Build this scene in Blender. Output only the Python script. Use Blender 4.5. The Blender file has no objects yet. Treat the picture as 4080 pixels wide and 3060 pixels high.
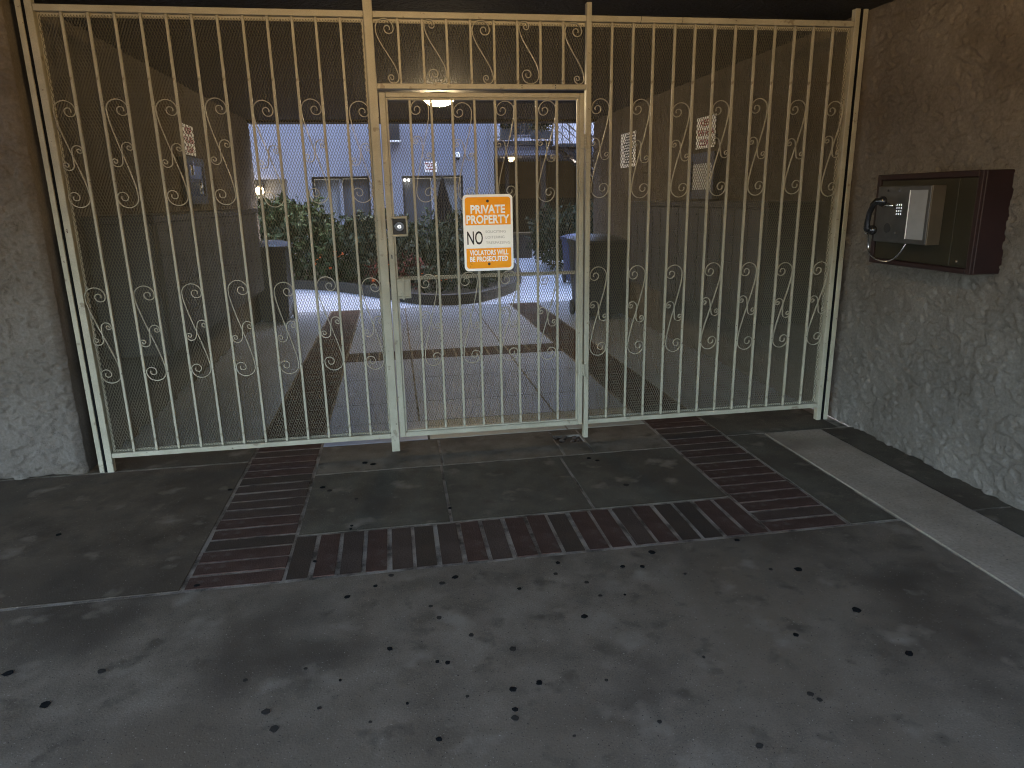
import bpy, bmesh, math, random
import numpy as np
from mathutils import Vector, Matrix

random.seed(7); np.random.seed(7)
scn = bpy.context.scene
COL = scn.collection
rad = math.radians

# ------------------------------------------------------------------ camera
cam_d = bpy.data.cameras.new('camera'); cam = bpy.data.objects.new('camera', cam_d); COL.objects.link(cam)
cam_d.sensor_fit = 'HORIZONTAL'; cam_d.sensor_width = 36.0; cam_d.lens = 24.599
cam_d.clip_start = 0.05; cam_d.clip_end = 600
Rm = ((0.9862373, 0.1538360, 0.0605843), (-0.1642049, 0.9541497, 0.2502701), (-0.0193060, -0.2567739, 0.9662787))
M = Matrix.Identity(4)
for i in range(3):
    M[i][0] = Rm[i][0]; M[i][1] = Rm[i][2]; M[i][2] = -Rm[i][1]
M[0][3], M[1][3], M[2][3] = 2.08646, -4.37130, 1.57583
cam.matrix_world = M
scn.camera = cam

# ------------------------------------------------------------------ world, sun, exposure
SUN_EL, SUN_AZ = 40.0, 80.0
world = bpy.data.worlds.new('World'); scn.world = world; world.use_nodes = True
nt = world.node_tree; nt.nodes.clear()
sky = nt.nodes.new('ShaderNodeTexSky'); sky.sky_type = 'NISHITA'; sky.sun_disc = False
sky.sun_elevation = rad(SUN_EL); sky.sun_rotation = rad(SUN_AZ); sky.air_density = 1.0; sky.dust_density = 3.0; sky.ozone_density = 1.0
bg = nt.nodes.new('ShaderNodeBackground'); bg.inputs['Strength'].default_value = 0.15
wo = nt.nodes.new('ShaderNodeOutputWorld')
nt.links.new(sky.outputs[0], bg.inputs[0]); nt.links.new(bg.outputs[0], wo.inputs[0])
sun_d = bpy.data.lights.new('sun', 'SUN'); sun = bpy.data.objects.new('sun', sun_d); COL.objects.link(sun)
sun_d.energy = 0.3; sun_d.angle = rad(20); sun_d.color = (1.0, 0.96, 0.9)
az = rad(SUN_AZ)
sdir = Vector((math.sin(az) * math.cos(rad(SUN_EL)), math.cos(az) * math.cos(rad(SUN_EL)), math.sin(rad(SUN_EL))))
sun.rotation_euler = sdir.to_track_quat('Z', 'Y').to_euler(); sun.location = (0, 0, 30)
vs = scn.view_settings
vs.view_transform = 'Standard'; vs.look = 'None'; vs.exposure = 4.3; vs.gamma = 1.0; vs.use_curve_mapping = False
scn.cycles.use_denoising = True; scn.cycles.pixel_filter_type = 'BLACKMAN_HARRIS'; scn.cycles.filter_width = 1.1
scn.cycles.max_bounces = 10; scn.cycles.diffuse_bounces = 6; scn.cycles.sample_clamp_indirect = 6.0
try:
    scn.cycles.denoiser = 'OPENIMAGEDENOISE'; scn.cycles.denoising_input_passes = 'RGB_ALBEDO_NORMAL'
except Exception:
    pass

# ------------------------------------------------------------------ materials
MATS = {}
def mat(name, col, rough=0.7, var=0.0, scale=8.0, bump=0.0, bscale=60.0, bdist=0.004, metal=0.0, spec=0.5, col2=None,
        thr=None, fine=0.0, spots=None, coat=0.0):
    m = bpy.data.materials.new(name); m.use_nodes = True
    n = m.node_tree.nodes; l = m.node_tree.links
    p = n['Principled BSDF']
    p.inputs['Roughness'].default_value = rough; p.inputs['Metallic'].default_value = metal
    p.inputs['Specular IOR Level'].default_value = spec
    p.inputs['Coat Weight'].default_value = coat
    tc = n.new('ShaderNodeTexCoord')
    base = None
    if var > 0 or col2 is not None:
        nz = n.new('ShaderNodeTexNoise'); nz.inputs['Scale'].default_value = scale; nz.inputs['Detail'].default_value = 8; nz.inputs['Roughness'].default_value = 0.62
        l.new(tc.outputs['Object'], nz.inputs['Vector'])
        cr = n.new('ShaderNodeValToRGB')
        a, b = thr if thr else (0.32, 0.68)
        cr.color_ramp.elements[0].position = a; cr.color_ramp.elements[1].position = b
        c2 = col2 if col2 is not None else tuple(min(1, c * (1 + var)) for c in col)
        c1 = col if col2 is not None else tuple(c * (1 - var) for c in col)
        cr.color_ramp.elements[0].color = (*c1, 1); cr.color_ramp.elements[1].color = (*c2, 1)
        l.new(nz.outputs['Fac'], cr.inputs[0]); base = cr.outputs[0]
        if fine > 0:
            nf = n.new('ShaderNodeTexNoise'); nf.inputs['Scale'].default_value = scale * 30; nf.inputs['Detail'].default_value = 5
            l.new(tc.outputs['Object'], nf.inputs['Vector'])
            mr = n.new('ShaderNodeMapRange'); mr.inputs[1].default_value = 0.3; mr.inputs[2].default_value = 0.7
            mr.inputs[3].default_value = 1 - fine; mr.inputs[4].default_value = 1 + fine
            l.new(nf.outputs['Fac'], mr.inputs[0])
            mx = n.new('ShaderNodeMix'); mx.data_type = 'RGBA'; mx.blend_type = 'MULTIPLY'; mx.inputs[0].default_value = 1
            l.new(base, mx.inputs[6]); l.new(mr.outputs[0], mx.inputs[7]); base = mx.outputs[2]
        if spots:
            for (sscale, lo, hi, scol) in spots:
                ns = n.new('ShaderNodeTexNoise'); ns.inputs['Scale'].default_value = sscale; ns.inputs['Detail'].default_value = 3
                mp = n.new('ShaderNodeMapping'); mp.inputs['Location'].default_value = (sscale * 1.7, 3.1, sscale)
                l.new(tc.outputs['Object'], mp.inputs[0]); l.new(mp.outputs[0], ns.inputs['Vector'])
                ms = n.new('ShaderNodeMapRange'); ms.inputs[1].default_value = lo; ms.inputs[2].default_value = hi
                l.new(ns.outputs['Fac'], ms.inputs[0])
                mx = n.new('ShaderNodeMix'); mx.data_type = 'RGBA'
                l.new(ms.outputs[0], mx.inputs[0]); l.new(base, mx.inputs[6]); mx.inputs[7].default_value = (*scol, 1); base = mx.outputs[2]
        l.new(base, p.inputs['Base Color'])
        # gloss follows the wear
        rr = n.new('ShaderNodeMapRange'); rr.inputs[3].default_value = max(0.05, rough - 0.1); rr.inputs[4].default_value = min(1, rough + 0.1)
        l.new(nz.outputs['Fac'], rr.inputs[0]); l.new(rr.outputs[0], p.inputs['Roughness'])
    else:
        p.inputs['Base Color'].default_value = (*col, 1)
    if bump > 0:
        nb = n.new('ShaderNodeTexNoise'); nb.inputs['Scale'].default_value = bscale; nb.inputs['Detail'].default_value = 6
        l.new(tc.outputs['Object'], nb.inputs['Vector'])
        bp = n.new('ShaderNodeBump'); bp.inputs['Strength'].default_value = bump; bp.inputs['Distance'].default_value = bdist
        l.new(nb.outputs['Fac'], bp.inputs['Height']); l.new(bp.outputs[0], p.inputs['Normal'])
    MATS[name] = m
    return m

def emis(name, col, strength):
    m = bpy.data.materials.new(name); m.use_nodes = True
    p = m.node_tree.nodes['Principled BSDF']
    p.inputs['Base Color'].default_value = (0.8, 0.78, 0.7, 1)
    p.inputs['Emission Color'].default_value = (*col, 1); p.inputs['Emission Strength'].default_value = strength
    MATS[name] = m; return m

mat('paint', (0.225, 0.203, 0.143), 0.45, col2=(0.305, 0.277, 0.205), scale=6, fine=0.10, bump=0.35, bscale=110, bdist=0.002, spec=0.4, spots=[(16, 0.66, 0.72, (0.16, 0.13, 0.085)), (40, 0.70, 0.74, (0.08, 0.05, 0.03))])
mat('paint_mesh', (0.100, 0.090, 0.063), 0.65, spec=0.15)
mat('stucco', (0.085, 0.072, 0.059), 0.95, col2=(0.128, 0.111, 0.094), scale=2.2, fine=0.16, bump=0.8, bscale=120, bdist=0.005, spec=0.12,
    spots=[(2.0, 0.56, 0.80, (0.062, 0.049, 0.037)), (0.8, 0.60, 0.75, (0.10, 0.075, 0.05))])
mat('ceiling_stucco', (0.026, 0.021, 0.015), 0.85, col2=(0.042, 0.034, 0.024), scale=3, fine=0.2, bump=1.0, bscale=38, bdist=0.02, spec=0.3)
CS = [(1.6, 0.48, 0.70, (0.050, 0.038, 0.027)), (0.7, 0.52, 0.74, (0.100, 0.076, 0.052)), (8.0, 0.58, 0.72, (0.062, 0.048, 0.034)), (5.0, 0.60, 0.74, (0.150, 0.122, 0.092)), (130, 0.665, 0.69, (0.026, 0.021, 0.016)), (120, 0.67, 0.71, (0.20, 0.17, 0.135))]
mat('concrete', (0.080, 0.062, 0.044), 0.9, col2=(0.140, 0.112, 0.083), scale=5.5, fine=0.20, bump=0.5, bscale=130, bdist=0.002, spec=0.10, spots=CS)
mat('concrete_brown', (0.045, 0.033, 0.022), 0.85, col2=(0.095, 0.072, 0.050), scale=4.5, fine=0.20, bump=0.5, bscale=130, bdist=0.002, spec=0.10, spots=CS)
mat('concrete_dark', (0.050, 0.041, 0.029), 0.88, col2=(0.088, 0.074, 0.054), scale=4.6, fine=0.20, bump=0.5, bscale=130, bdist=0.002, spec=0.10, spots=CS)
mat('concrete_pale', (0.18, 0.142, 0.105), 0.88, col2=(0.27, 0.222, 0.17), scale=2.2, fine=0.14, bump=0.4, bscale=150, bdist=0.0015, spec=0.15, spots=[(1.7, 0.55, 0.75, (0.13, 0.10, 0.072)), (110, 0.68, 0.71, (0.05, 0.04, 0.03))])
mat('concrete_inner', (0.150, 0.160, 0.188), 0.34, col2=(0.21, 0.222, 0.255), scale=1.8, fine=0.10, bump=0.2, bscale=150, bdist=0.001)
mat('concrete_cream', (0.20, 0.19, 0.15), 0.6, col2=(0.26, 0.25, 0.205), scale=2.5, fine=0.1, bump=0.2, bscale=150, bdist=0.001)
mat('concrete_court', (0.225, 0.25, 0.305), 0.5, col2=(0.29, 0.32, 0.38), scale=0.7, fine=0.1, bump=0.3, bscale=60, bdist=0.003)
mat('asphalt', (0.045, 0.045, 0.047), 0.9, col2=(0.06, 0.06, 0.062), scale=3, bump=0.4, bscale=90)
mat('brick', (0.036, 0.019, 0.014), 0.85, col2=(0.062, 0.036, 0.027), scale=9, fine=0.3, bump=0.6, bscale=120, bdist=0.003, spec=0.1, spots=[(13, 0.60, 0.72, (0.068, 0.050, 0.039))])
mat('brick_b', (0.024, 0.016, 0.011), 0.82, col2=(0.042, 0.027, 0.018), scale=8, fine=0.3, bump=0.6, bscale=120, bdist=0.003, spec=0.2)
mat('brick_c', (0.037, 0.024, 0.018), 0.85, col2=(0.060, 0.041, 0.031), scale=6, fine=0.3, bump=0.6, bscale=120, bdist=0.003, spec=0.1)
mat('mortar', (0.055, 0.045, 0.035), 0.95, col2=(0.21, 0.178, 0.145), scale=7, thr=(0.36, 0.58), bump=0.7, bscale=120, bdist=0.004, spec=0.1)
mat('gum', (0.007, 0.007, 0.007), 0.95, spec=0.05)  # also the black of the strips that stand for shade between posts
mat('gum_grey', (0.026, 0.022, 0.018), 0.95, spec=0.05)
mat('hole_dirt', (0.02, 0.014, 0.01), 0.95, col2=(0.06, 0.038, 0.022), scale=30)
mat('maroon', (0.013, 0.005, 0.0045), 0.6, col2=(0.021, 0.008, 0.007), scale=6, spec=0.25)
mat('olive_metal', (0.014, 0.011, 0.0055), 0.6, col2=(0.022, 0.0175, 0.0085), scale=4, spec=0.25)
mat('steel', (0.045, 0.044, 0.042), 0.42, col2=(0.075, 0.073, 0.070), scale=12, metal=0.4)
mat('steel_brown', (0.055, 0.040, 0.024), 0.5, col2=(0.08, 0.06, 0.037), scale=8, metal=0.3)
mat('chrome', (0.75, 0.74, 0.72), 0.15, metal=1.0)
mat('card', (0.17, 0.17, 0.175), 0.6, col2=(0.21, 0.21, 0.215), scale=10)
mat('black_plastic', (0.010, 0.010, 0.011), 0.2, coat=0.4)
mat('black_matte', (0.012, 0.012, 0.013), 0.6)
mat('bin_black', (0.012, 0.012, 0.016), 0.42, col2=(0.02, 0.02, 0.026), scale=5)
mat('bin_lid', (0.03, 0.032, 0.045), 0.25)
mat('bin_blue', (0.012, 0.021, 0.075), 0.5, col2=(0.018, 0.03, 0.10), scale=5)
mat('sign_white', (0.92, 0.92, 0.90), 0.55, col2=(0.88, 0.88, 0.86), scale=20, spec=0.25)
mat('sign_orange', (0.92, 0.375, 0.020), 0.6, col2=(0.88, 0.335, 0.016), scale=14, spec=0.15)
mat('sign_grey', (0.40, 0.40, 0.40), 0.5)
mat('sign_red', (0.28, 0.02, 0.02), 0.5)
mat('rust', (0.10, 0.035, 0.012), 0.9)
mat('cabinet', (0.018, 0.015, 0.011), 0.6, col2=(0.027, 0.023, 0.018), scale=5)
mat('cabinet_door', (0.027, 0.023, 0.017), 0.55, col2=(0.04, 0.034, 0.026), scale=6)
mat('frame_grey', (0.035, 0.037, 0.042), 0.4)
mat('glass_dark', (0.015, 0.017, 0.02), 0.08, spec=0.8)
mat('paper', (0.45, 0.45, 0.43), 0.6)
mat('wall_white', (0.205, 0.23, 0.295), 0.9, col2=(0.25, 0.275, 0.34), scale=0.8, fine=0.06, bump=0.5, bscale=30, bdist=0.01)
mat('wall_grey', (0.20, 0.21, 0.25), 0.9, col2=(0.25, 0.26, 0.30), scale=0.8, bump=0.5, bscale=30, bdist=0.01)
mat('curtain', (0.16, 0.18, 0.215), 0.8, col2=(0.20, 0.225, 0.26), scale=1.5)
mat('curtain_dark', (0.06, 0.068, 0.085), 0.6, col2=(0.09, 0.10, 0.12), scale=1.5)
mat('brown_wall', (0.10, 0.072, 0.038), 0.9, col2=(0.14, 0.10, 0.055), scale=2)
mat('brown_dark', (0.045, 0.034, 0.026), 0.8, col2=(0.06, 0.045, 0.035), scale=2)
mat('iron_dark', (0.022, 0.022, 0.026), 0.5)
mat('planter_dark', (0.03, 0.033, 0.037), 0.7, col2=(0.045, 0.05, 0.055), scale=6)
mat('soil', (0.02, 0.014, 0.009), 0.95, col2=(0.035, 0.025, 0.017), scale=6, bump=0.8, bscale=25, bdist=0.03)
mat('kerb', (0.014, 0.012, 0.011), 0.85, col2=(0.026, 0.023, 0.021), scale=5, bump=0.5, bscale=40)
mat('bark', (0.05, 0.035, 0.022), 0.9, col2=(0.08, 0.06, 0.04), scale=20)
def leafmat(name, c1, c2, scale=4):
    m = mat(name, c1, 0.75, spec=0.25, col2=c2, scale=scale, thr=(0.38, 0.62))
    p = m.node_tree.nodes['Principled BSDF']
    return m
leafmat('leaf_mid', (0.010, 0.021, 0.007), (0.032, 0.055, 0.017))
leafmat('leaf_cool', (0.011, 0.019, 0.011), (0.034, 0.052, 0.030))
leafmat('leaf_dark', (0.007, 0.012, 0.006), (0.023, 0.033, 0.015))
leafmat('leaf_red', (0.035, 0.010, 0.008), (0.10, 0.018, 0.012))
mat('petal_orange', (0.75, 0.16, 0.02), 0.6)
mat('umbrella_cloth', (0.012, 0.010, 0.009), 0.85)
emis('lamp_glow', (1.0, 0.76, 0.43), 11.0)
emis('lamp_glow_porch', (1.0, 0.66, 0.29), 66.0)
emis('lamp_glow_far', (1.0, 0.70, 0.36), 2.2)
emis('bulb_white', (1.0, 0.95, 0.85), 1.2)

# ------------------------------------------------------------------ mesh helpers
class MB:
    def __init__(s): s.v = []; s.f = []
    def add(s, vs_, fs_):
        o = len(s.v); s.v += [tuple(v) for v in vs_]; s.f += [tuple(i + o for i in f) for f in fs_]; return s
    def box(s, a, b):
        x0, y0, z0 = a; x1, y1, z1 = b
        return s.add([(x0, y0, z0), (x1, y0, z0), (x1, y1, z0), (x0, y1, z0), (x0, y0, z1), (x1, y0, z1), (x1, y1, z1), (x0, y1, z1)],
                     [(0, 3, 2, 1), (4, 5, 6, 7), (0, 1, 5, 4), (1, 2, 6, 5), (2, 3, 7, 6), (3, 0, 4, 7)])
    def tube(s, pts, r, n=6, cap=True, squash=None):
        pts = [Vector(p) for p in pts]; rings = []
        up = None
        for i, p in enumerate(pts):
            t = (pts[min(i + 1, len(pts) - 1)] - pts[max(i - 1, 0)]).normalized()
            if up is None:
                up = Vector((0, 0, 1)) if abs(t.z) < 0.9 else Vector((1, 0, 0))
            a = t.cross(up)
            if a.length < 1e-4: a = t.orthogonal()
            a.normalize(); b = a.cross(t).normalized(); up = b
            rr = r[i] if isinstance(r, (list, tuple)) else r
            rings.append([p + (a * math.cos(2 * math.pi * k / n) + b * math.sin(2 * math.pi * k / n)) * rr for k in range(n)])
        vs_ = [v for rg in rings for v in rg]; fs_ = []
        for i in range(len(pts) - 1):
            for k in range(n):
                fs_.append((i * n + k, i * n + (k + 1) % n, (i + 1) * n + (k + 1) % n, (i + 1) * n + k))
        if cap:
            fs_.append(tuple(range(n - 1, -1, -1))); fs_.append(tuple((len(pts) - 1) * n + k for k in range(n)))
        return s.add(vs_, fs_)
    def ribbon_xz(s, pts, w, y0, y1):
        """flat bar bent in the x-z plane: w = thickness seen from the front, y0..y1 = depth"""
        vs_ = []; N = len(pts)
        for i, (x, z) in enumerate(pts):
            xa, za = pts[max(i - 1, 0)]; xb, zb = pts[min(i + 1, N - 1)]
            dx, dz = xb - xa, zb - za; L = math.hypot(dx, dz) or 1; nx, nz = -dz / L * w / 2, dx / L * w / 2
            vs_ += [(x + nx, y0, z + nz), (x - nx, y0, z - nz), (x - nx, y1, z - nz), (x + nx, y1, z + nz)]
        fs_ = []
        for i in range(N - 1):
            for k in range(4):
                fs_.append((i * 4 + k, i * 4 + (k + 1) % 4, i * 4 + 4 + (k + 1) % 4, i * 4 + 4 + k))
        fs_.append((3, 2, 1, 0)); e = (N - 1) * 4; fs_.append((e, e + 1, e + 2, e + 3))
        return s.add(vs_, fs_)
    def lathe(s, prof, c, n=24, axis='z'):
        vs_ = []; fs_ = []
        for r, h in prof:
            for k in range(n):
                a = 2 * math.pi * k / n
                x, y = r * math.cos(a), r * math.sin(a)
                if axis == 'z': vs_.append((c[0] + x, c[1] + y, c[2] + h))
                elif axis == 'y': vs_.append((c[0] + x, c[1] + h, c[2] + y))
                else: vs_.append((c[0] + h, c[1] + x, c[2] + y))
        for i in range(len(prof) - 1):
            for k in range(n):
                fs_.append((i * n + k, i * n + (k + 1) % n, (i + 1) * n + (k + 1) % n, (i + 1) * n + k))
        fs_.append(tuple(range(n - 1, -1, -1))); fs_.append(tuple((len(prof) - 1) * n + k for k in range(n)))
        return s.add(vs_, fs_)
    def prism(s, poly, z0, z1):
        n = len(poly)
        return s.add([(x, y, z0) for x, y in poly] + [(x, y, z1) for x, y in poly],
                     [tuple(range(n - 1, -1, -1)), tuple(range(n, 2 * n))] + [(k, (k + 1) % n, n + (k + 1) % n, n + k) for k in range(n)])
    def mesh(s, name, bevel=0.0, segs=1, smooth=False):
        me = bpy.data.meshes.new(name); me.from_pydata(s.v, [], s.f); me.update()
        bm = bmesh.new(); bm.from_mesh(me)
        bmesh.ops.recalc_face_normals(bm, faces=bm.faces)
        if bevel > 0:
            ed = [e for e in bm.edges if len(e.link_faces) == 2 and e.calc_face_angle() > rad(35)]
            bmesh.ops.bevel(bm, geom=ed, offset=bevel, segments=segs, affect='EDGES', clamp_overlap=True)
        if smooth:
            for f in bm.faces: f.smooth = True
        bm.to_mesh(me); bm.free()
        return me
    def obj(s, name, m, parent=None, bevel=0.0, segs=1, smooth=False):
        return link(name, s.mesh(name, bevel, segs, smooth), m, parent)

def link(name, me, m=None, parent=None, loc=None):
    o = bpy.data.objects.new(name, me); COL.objects.link(o)
    if m is not None and len(me.materials) == 0: me.materials.append(MATS[m])
    if parent: o.parent = parent
    if loc: o.location = loc
    return o
def tag(o, label, cat, group=None):
    o['label'] = label; o['category'] = cat
    if group: o['group'] = group
    return o
def thing(name, label, cat, loc=(0, 0, 0), group=None):
    o = bpy.data.objects.new(name, None); COL.objects.link(o); o.location = loc
    o.empty_display_size = 0.1
    return tag(o, label, cat, group)
def struct(o): o['kind'] = 'structure'; return o
def rel(o, p): return (p[0] - o.location[0], p[1] - o.location[1], p[2] - o.location[2])
def bbox(name, a, b, m, parent, bevel=0.0, segs=1):
    L = parent.location if parent else Vector((0, 0, 0))
    return MB().box(tuple(a[i] - L[i] for i in range(3)), tuple(b[i] - L[i] for i in range(3))).obj(name, m, parent, bevel, segs)

# smooth value noise on arrays
def vnoise(x, y, seed):
    rs = np.random.RandomState(seed); T = rs.rand(256, 256)
    xi = np.floor(x).astype(int); yi = np.floor(y).astype(int); fx = x - xi; fy = y - yi
    fx = fx * fx * (3 - 2 * fx); fy = fy * fy * (3 - 2 * fy)
    g = lambda a, b: T[a % 256, b % 256]
    return (g(xi, yi) * (1 - fx) + g(xi + 1, yi) * fx) * (1 - fy) + (g(xi, yi + 1) * (1 - fx) + g(xi + 1, yi + 1) * fx) * fy
def fbm(x, y, seed, o=4):
    r = 0; a = 0.5; t = 0
    for k in range(o):
        r = r + a * vnoise(x, y, seed + k * 11); t += a; a *= 0.5; x = x * 2.03 + 5.2; y = y * 2.03 + 1.7
    return r / t

def stucco_sheet(us, zs, amp, seed, ragged=0.0):
    """(n,m) arrays u, z, height of a trowelled stucco face"""
    U, Z = np.meshgrid(us, zs, indexing='ij')
    w = fbm(U * 5, Z * 5, seed + 50) * 0.5
    n1 = fbm(U * 20 + w * 5, Z * 34 + w * 5, seed, 4) * 0.7 + fbm(U * 3, Z * 3, seed + 77, 2) * 0.3
    plate = np.clip((n1 - 0.47) / 0.05, 0, 1); plate = plate * plate * (3 - 2 * plate)
    n2 = fbm(U * 42, Z * 50, seed + 3, 3)
    big = fbm(U * 1.3, Z * 1.3, seed + 9, 2)
    H = amp * (0.80 * plate + 0.55 * n2 + 0.9 * (big - 0.5))
    if ragged > 0:
        k = np.clip(1 - Z / 0.07, 0, 1)
        H = H - k * ragged * 1.2 * (fbm(U * 14, Z * 9, seed + 21, 3) > 0.52)
        Z = np.where(np.arange(Z.shape[1])[None, :] == 0, Z + ragged * np.clip(fbm(U * 9, Z, seed + 33, 3) - 0.35, 0, 1) * 1.6, Z)
    return U, Z, H
def sheet_mesh(name, P):
    n, m = P.shape[:2]
    vs_ = P.reshape(-1, 3)
    idx = np.arange(n * m).reshape(n, m)
    q = np.stack([idx[:-1, :-1], idx[1:, :-1], idx[1:, 1:], idx[:-1, 1:]], -1).reshape(-1, 4)
    me = bpy.data.meshes.new(name); me.from_pydata(vs_.tolist(), [], q.tolist()); me.update()
    me.polygons.foreach_set('use_smooth', [True] * len(me.polygons))
    return me
def join_box(me, a, b):
    bm = bmesh.new(); bm.from_mesh(me)
    mb = MB().box(a, b); vv = [bm.verts.new(v) for v in mb.v]
    for f in mb.f: bm.faces.new([vv[i] for i in f])
    bm.to_mesh(me); bm.free()

# text as a flat mesh fitted to a box (x0,x1,z0,z1), facing -Y at depth y
def text_mesh(body, x0, x1, z0, z1, y, bold=0.0, thick=0.0004):
    cu = bpy.data.curves.new('t', 'FONT'); cu.body = body; cu.size = 1.0; cu.offset = bold; cu.resolution_u = 3; cu.extrude = 0
    ob = bpy.data.objects.new('t', cu); COL.objects.link(ob)
    dg = bpy.context.evaluated_depsgraph_get(); dg.update()
    me = bpy.data.meshes.new_from_object(ob.evaluated_get(dg))
    bpy.data.objects.remove(ob); bpy.data.curves.remove(cu)
    co = np.empty(len(me.vertices) * 3); me.vertices.foreach_get('co', co); co = co.reshape(-1, 3)
    mn = co.min(0); mxx = co.max(0)
    out = np.empty_like(co)
    out[:, 0] = x0 + (co[:, 0] - mn[0]) / (mxx[0] - mn[0]) * (x1 - x0)
    out[:, 2] = z0 + (co[:, 1] - mn[1]) / (mxx[1] - mn[1]) * (z1 - z0)
    out[:, 1] = y
    me.vertices.foreach_set('co', out.ravel()); me.update()
    me.name = 'lettering'
    return me

# ------------------------------------------------------------------ ground and paving
CEIL = 2.67
YS = -4.8          # street end of the roofed entry
YE = 6.3           # courtyard end of the passage
XL, XR = 0.20, 5.12
g = MB(); g.add([(-120, -120, -0.09), (120, -120, -0.09), (120, 160, -0.09), (-120, 160, -0.09)], [(0, 1, 2, 3)])
struct(g.obj('ground', 'asphalt'))
paving = struct(MB().box((-7, -9, -0.085), (XR, -0.088, -0.003)).box((-7, 0.05, -0.085), (XR, YE, -0.003)).box((-7, -0.0885, -0.085), (3.07, 0.0505, -0.0031)).box((3.26, -0.0885, -0.085), (XR, 0.0505, -0.0031)).obj('paving', 'mortar'))
def slab(x0, x1, y0, y1, m, top=0.0, gap=0.004):
    mb = MB().box((x0 + gap, y0 + gap, -0.05), (x1 - gap, y1 - gap, top))
    return mb.obj('concrete_slab', m, paving, bevel=0.004, segs=2)
BXL0, BXL1, BXR0, BXR1 = 1.113, 1.525, 3.788, 4.204
FY0, FY1 = -1.546, -1.128
slab(-7, 4.478, -9, FY0 - 0.008, 'concrete')
slab(-7, BXL0 - 0.006, FY0, -0.02, 'concrete_brown')
slab(-7, BXL0 - 0.006, -0.012, 0.40, 'concrete_dark')
for (a, b, mm) in ((BXL1 + 0.006, 2.288, 'concrete_dark'), (2.288, 3.032, 'concrete_dark'), (3.032, BXR0 - 0.006, 'concrete_dark')):
    slab(a, b, FY1 + 0.004, -0.33, mm)
slab(BXL1 + 0.006, 2.300, -0.33, 0.17, 'concrete'); slab(2.300, 3.068, -0.33, 0.17, 'concrete')
slab(3.068, 3.262, -0.33, -0.088, 'concrete'); slab(3.068, 3.262, 0.05, 0.17, 'concrete'); slab(3.262, BXR0 - 0.006, -0.33, 0.17, 'concrete')
slab(BXR1 + 0.006, 4.475, FY0, -0.20, 'concrete_dark'); slab(BXR1 + 0.006, 5.05, -0.20, 0.40, 'concrete_dark')
slab(4.478, 4.90, -9, -0.205, 'concrete_pale', top=0.003)
slab(4.90, XR + 0.05, -9, -1.53, 'concrete_dark'); slab(4.90, XR + 0.05, -1.53, -0.205, 'concrete_dark')
# inside the passage
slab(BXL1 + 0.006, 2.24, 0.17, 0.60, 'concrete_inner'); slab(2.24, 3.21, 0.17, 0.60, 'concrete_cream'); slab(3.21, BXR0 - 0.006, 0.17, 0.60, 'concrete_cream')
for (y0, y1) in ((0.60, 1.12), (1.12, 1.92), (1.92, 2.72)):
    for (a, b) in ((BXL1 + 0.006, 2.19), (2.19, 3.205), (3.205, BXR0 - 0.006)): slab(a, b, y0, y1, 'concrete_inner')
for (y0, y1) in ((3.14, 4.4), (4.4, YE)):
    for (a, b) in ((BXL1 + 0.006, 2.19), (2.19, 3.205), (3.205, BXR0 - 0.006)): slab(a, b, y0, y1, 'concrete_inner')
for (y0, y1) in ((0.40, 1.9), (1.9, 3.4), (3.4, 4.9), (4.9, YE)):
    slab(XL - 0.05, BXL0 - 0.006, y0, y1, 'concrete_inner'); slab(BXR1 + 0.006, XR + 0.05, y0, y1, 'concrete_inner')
# bricks: three shared meshes per size
def brick_meshes(lx, ly, tagname):
    out = []
    for k, m in enumerate(('brick', 'brick', 'brick_b', 'brick_c', 'brick')):
        mb = MB().box((-lx / 2, -ly / 2, -0.05), (lx / 2, ly / 2, 0))
        me = mb.mesh('brick', bevel=0.005, segs=2)
        # worn, slightly uneven arrises
        for v in me.vertices:
            v.co.x += random.uniform(-0.0018, 0.0018); v.co.y += random.uniform(-0.0018, 0.0018)
            if v.co.z > -0.01: v.co.z += random.uniform(-0.0012, 0.0008)
        me.materials.append(MATS[m]); out.append(me)
    return out
PITCH = 0.1132
side = brick_meshes(0.408, PITCH - 0.0095, 's'); front = brick_meshes(PITCH - 0.0115, 0.408, 'f')
def brick(me, x, y):
    o = bpy.data.objects.new('brick', me); COL.objects.link(o); o.parent = paving
    o.location = (x + random.uniform(-0.0025, 0.0025), y + random.uniform(-0.002, 0.002), random.uniform(-0.0008, 0.0015))
    o.rotation_euler = (random.uniform(-0.004, 0.004), random.uniform(-0.003, 0.003), random.uniform(-0.008, 0.008))
y = FY0 + PITCH / 2 + 0.002
while y < YE - 0.05:
    brick(random.choice(side), (BXL0 + BXL1) / 2, y); brick(random.choice(side), (BXR0 + BXR1) / 2, y); y += PITCH
nf = 20; pf = (BXR0 - BXL1) / nf
for k in range(nf): brick(random.choice(front), BXL1 + pf * (k + 0.5), (FY0 + FY1) / 2)
nf2 = 20
for k in range(nf2): brick(random.choice(front), BXL1 + pf * (k + 0.5), 2.93)
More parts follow.
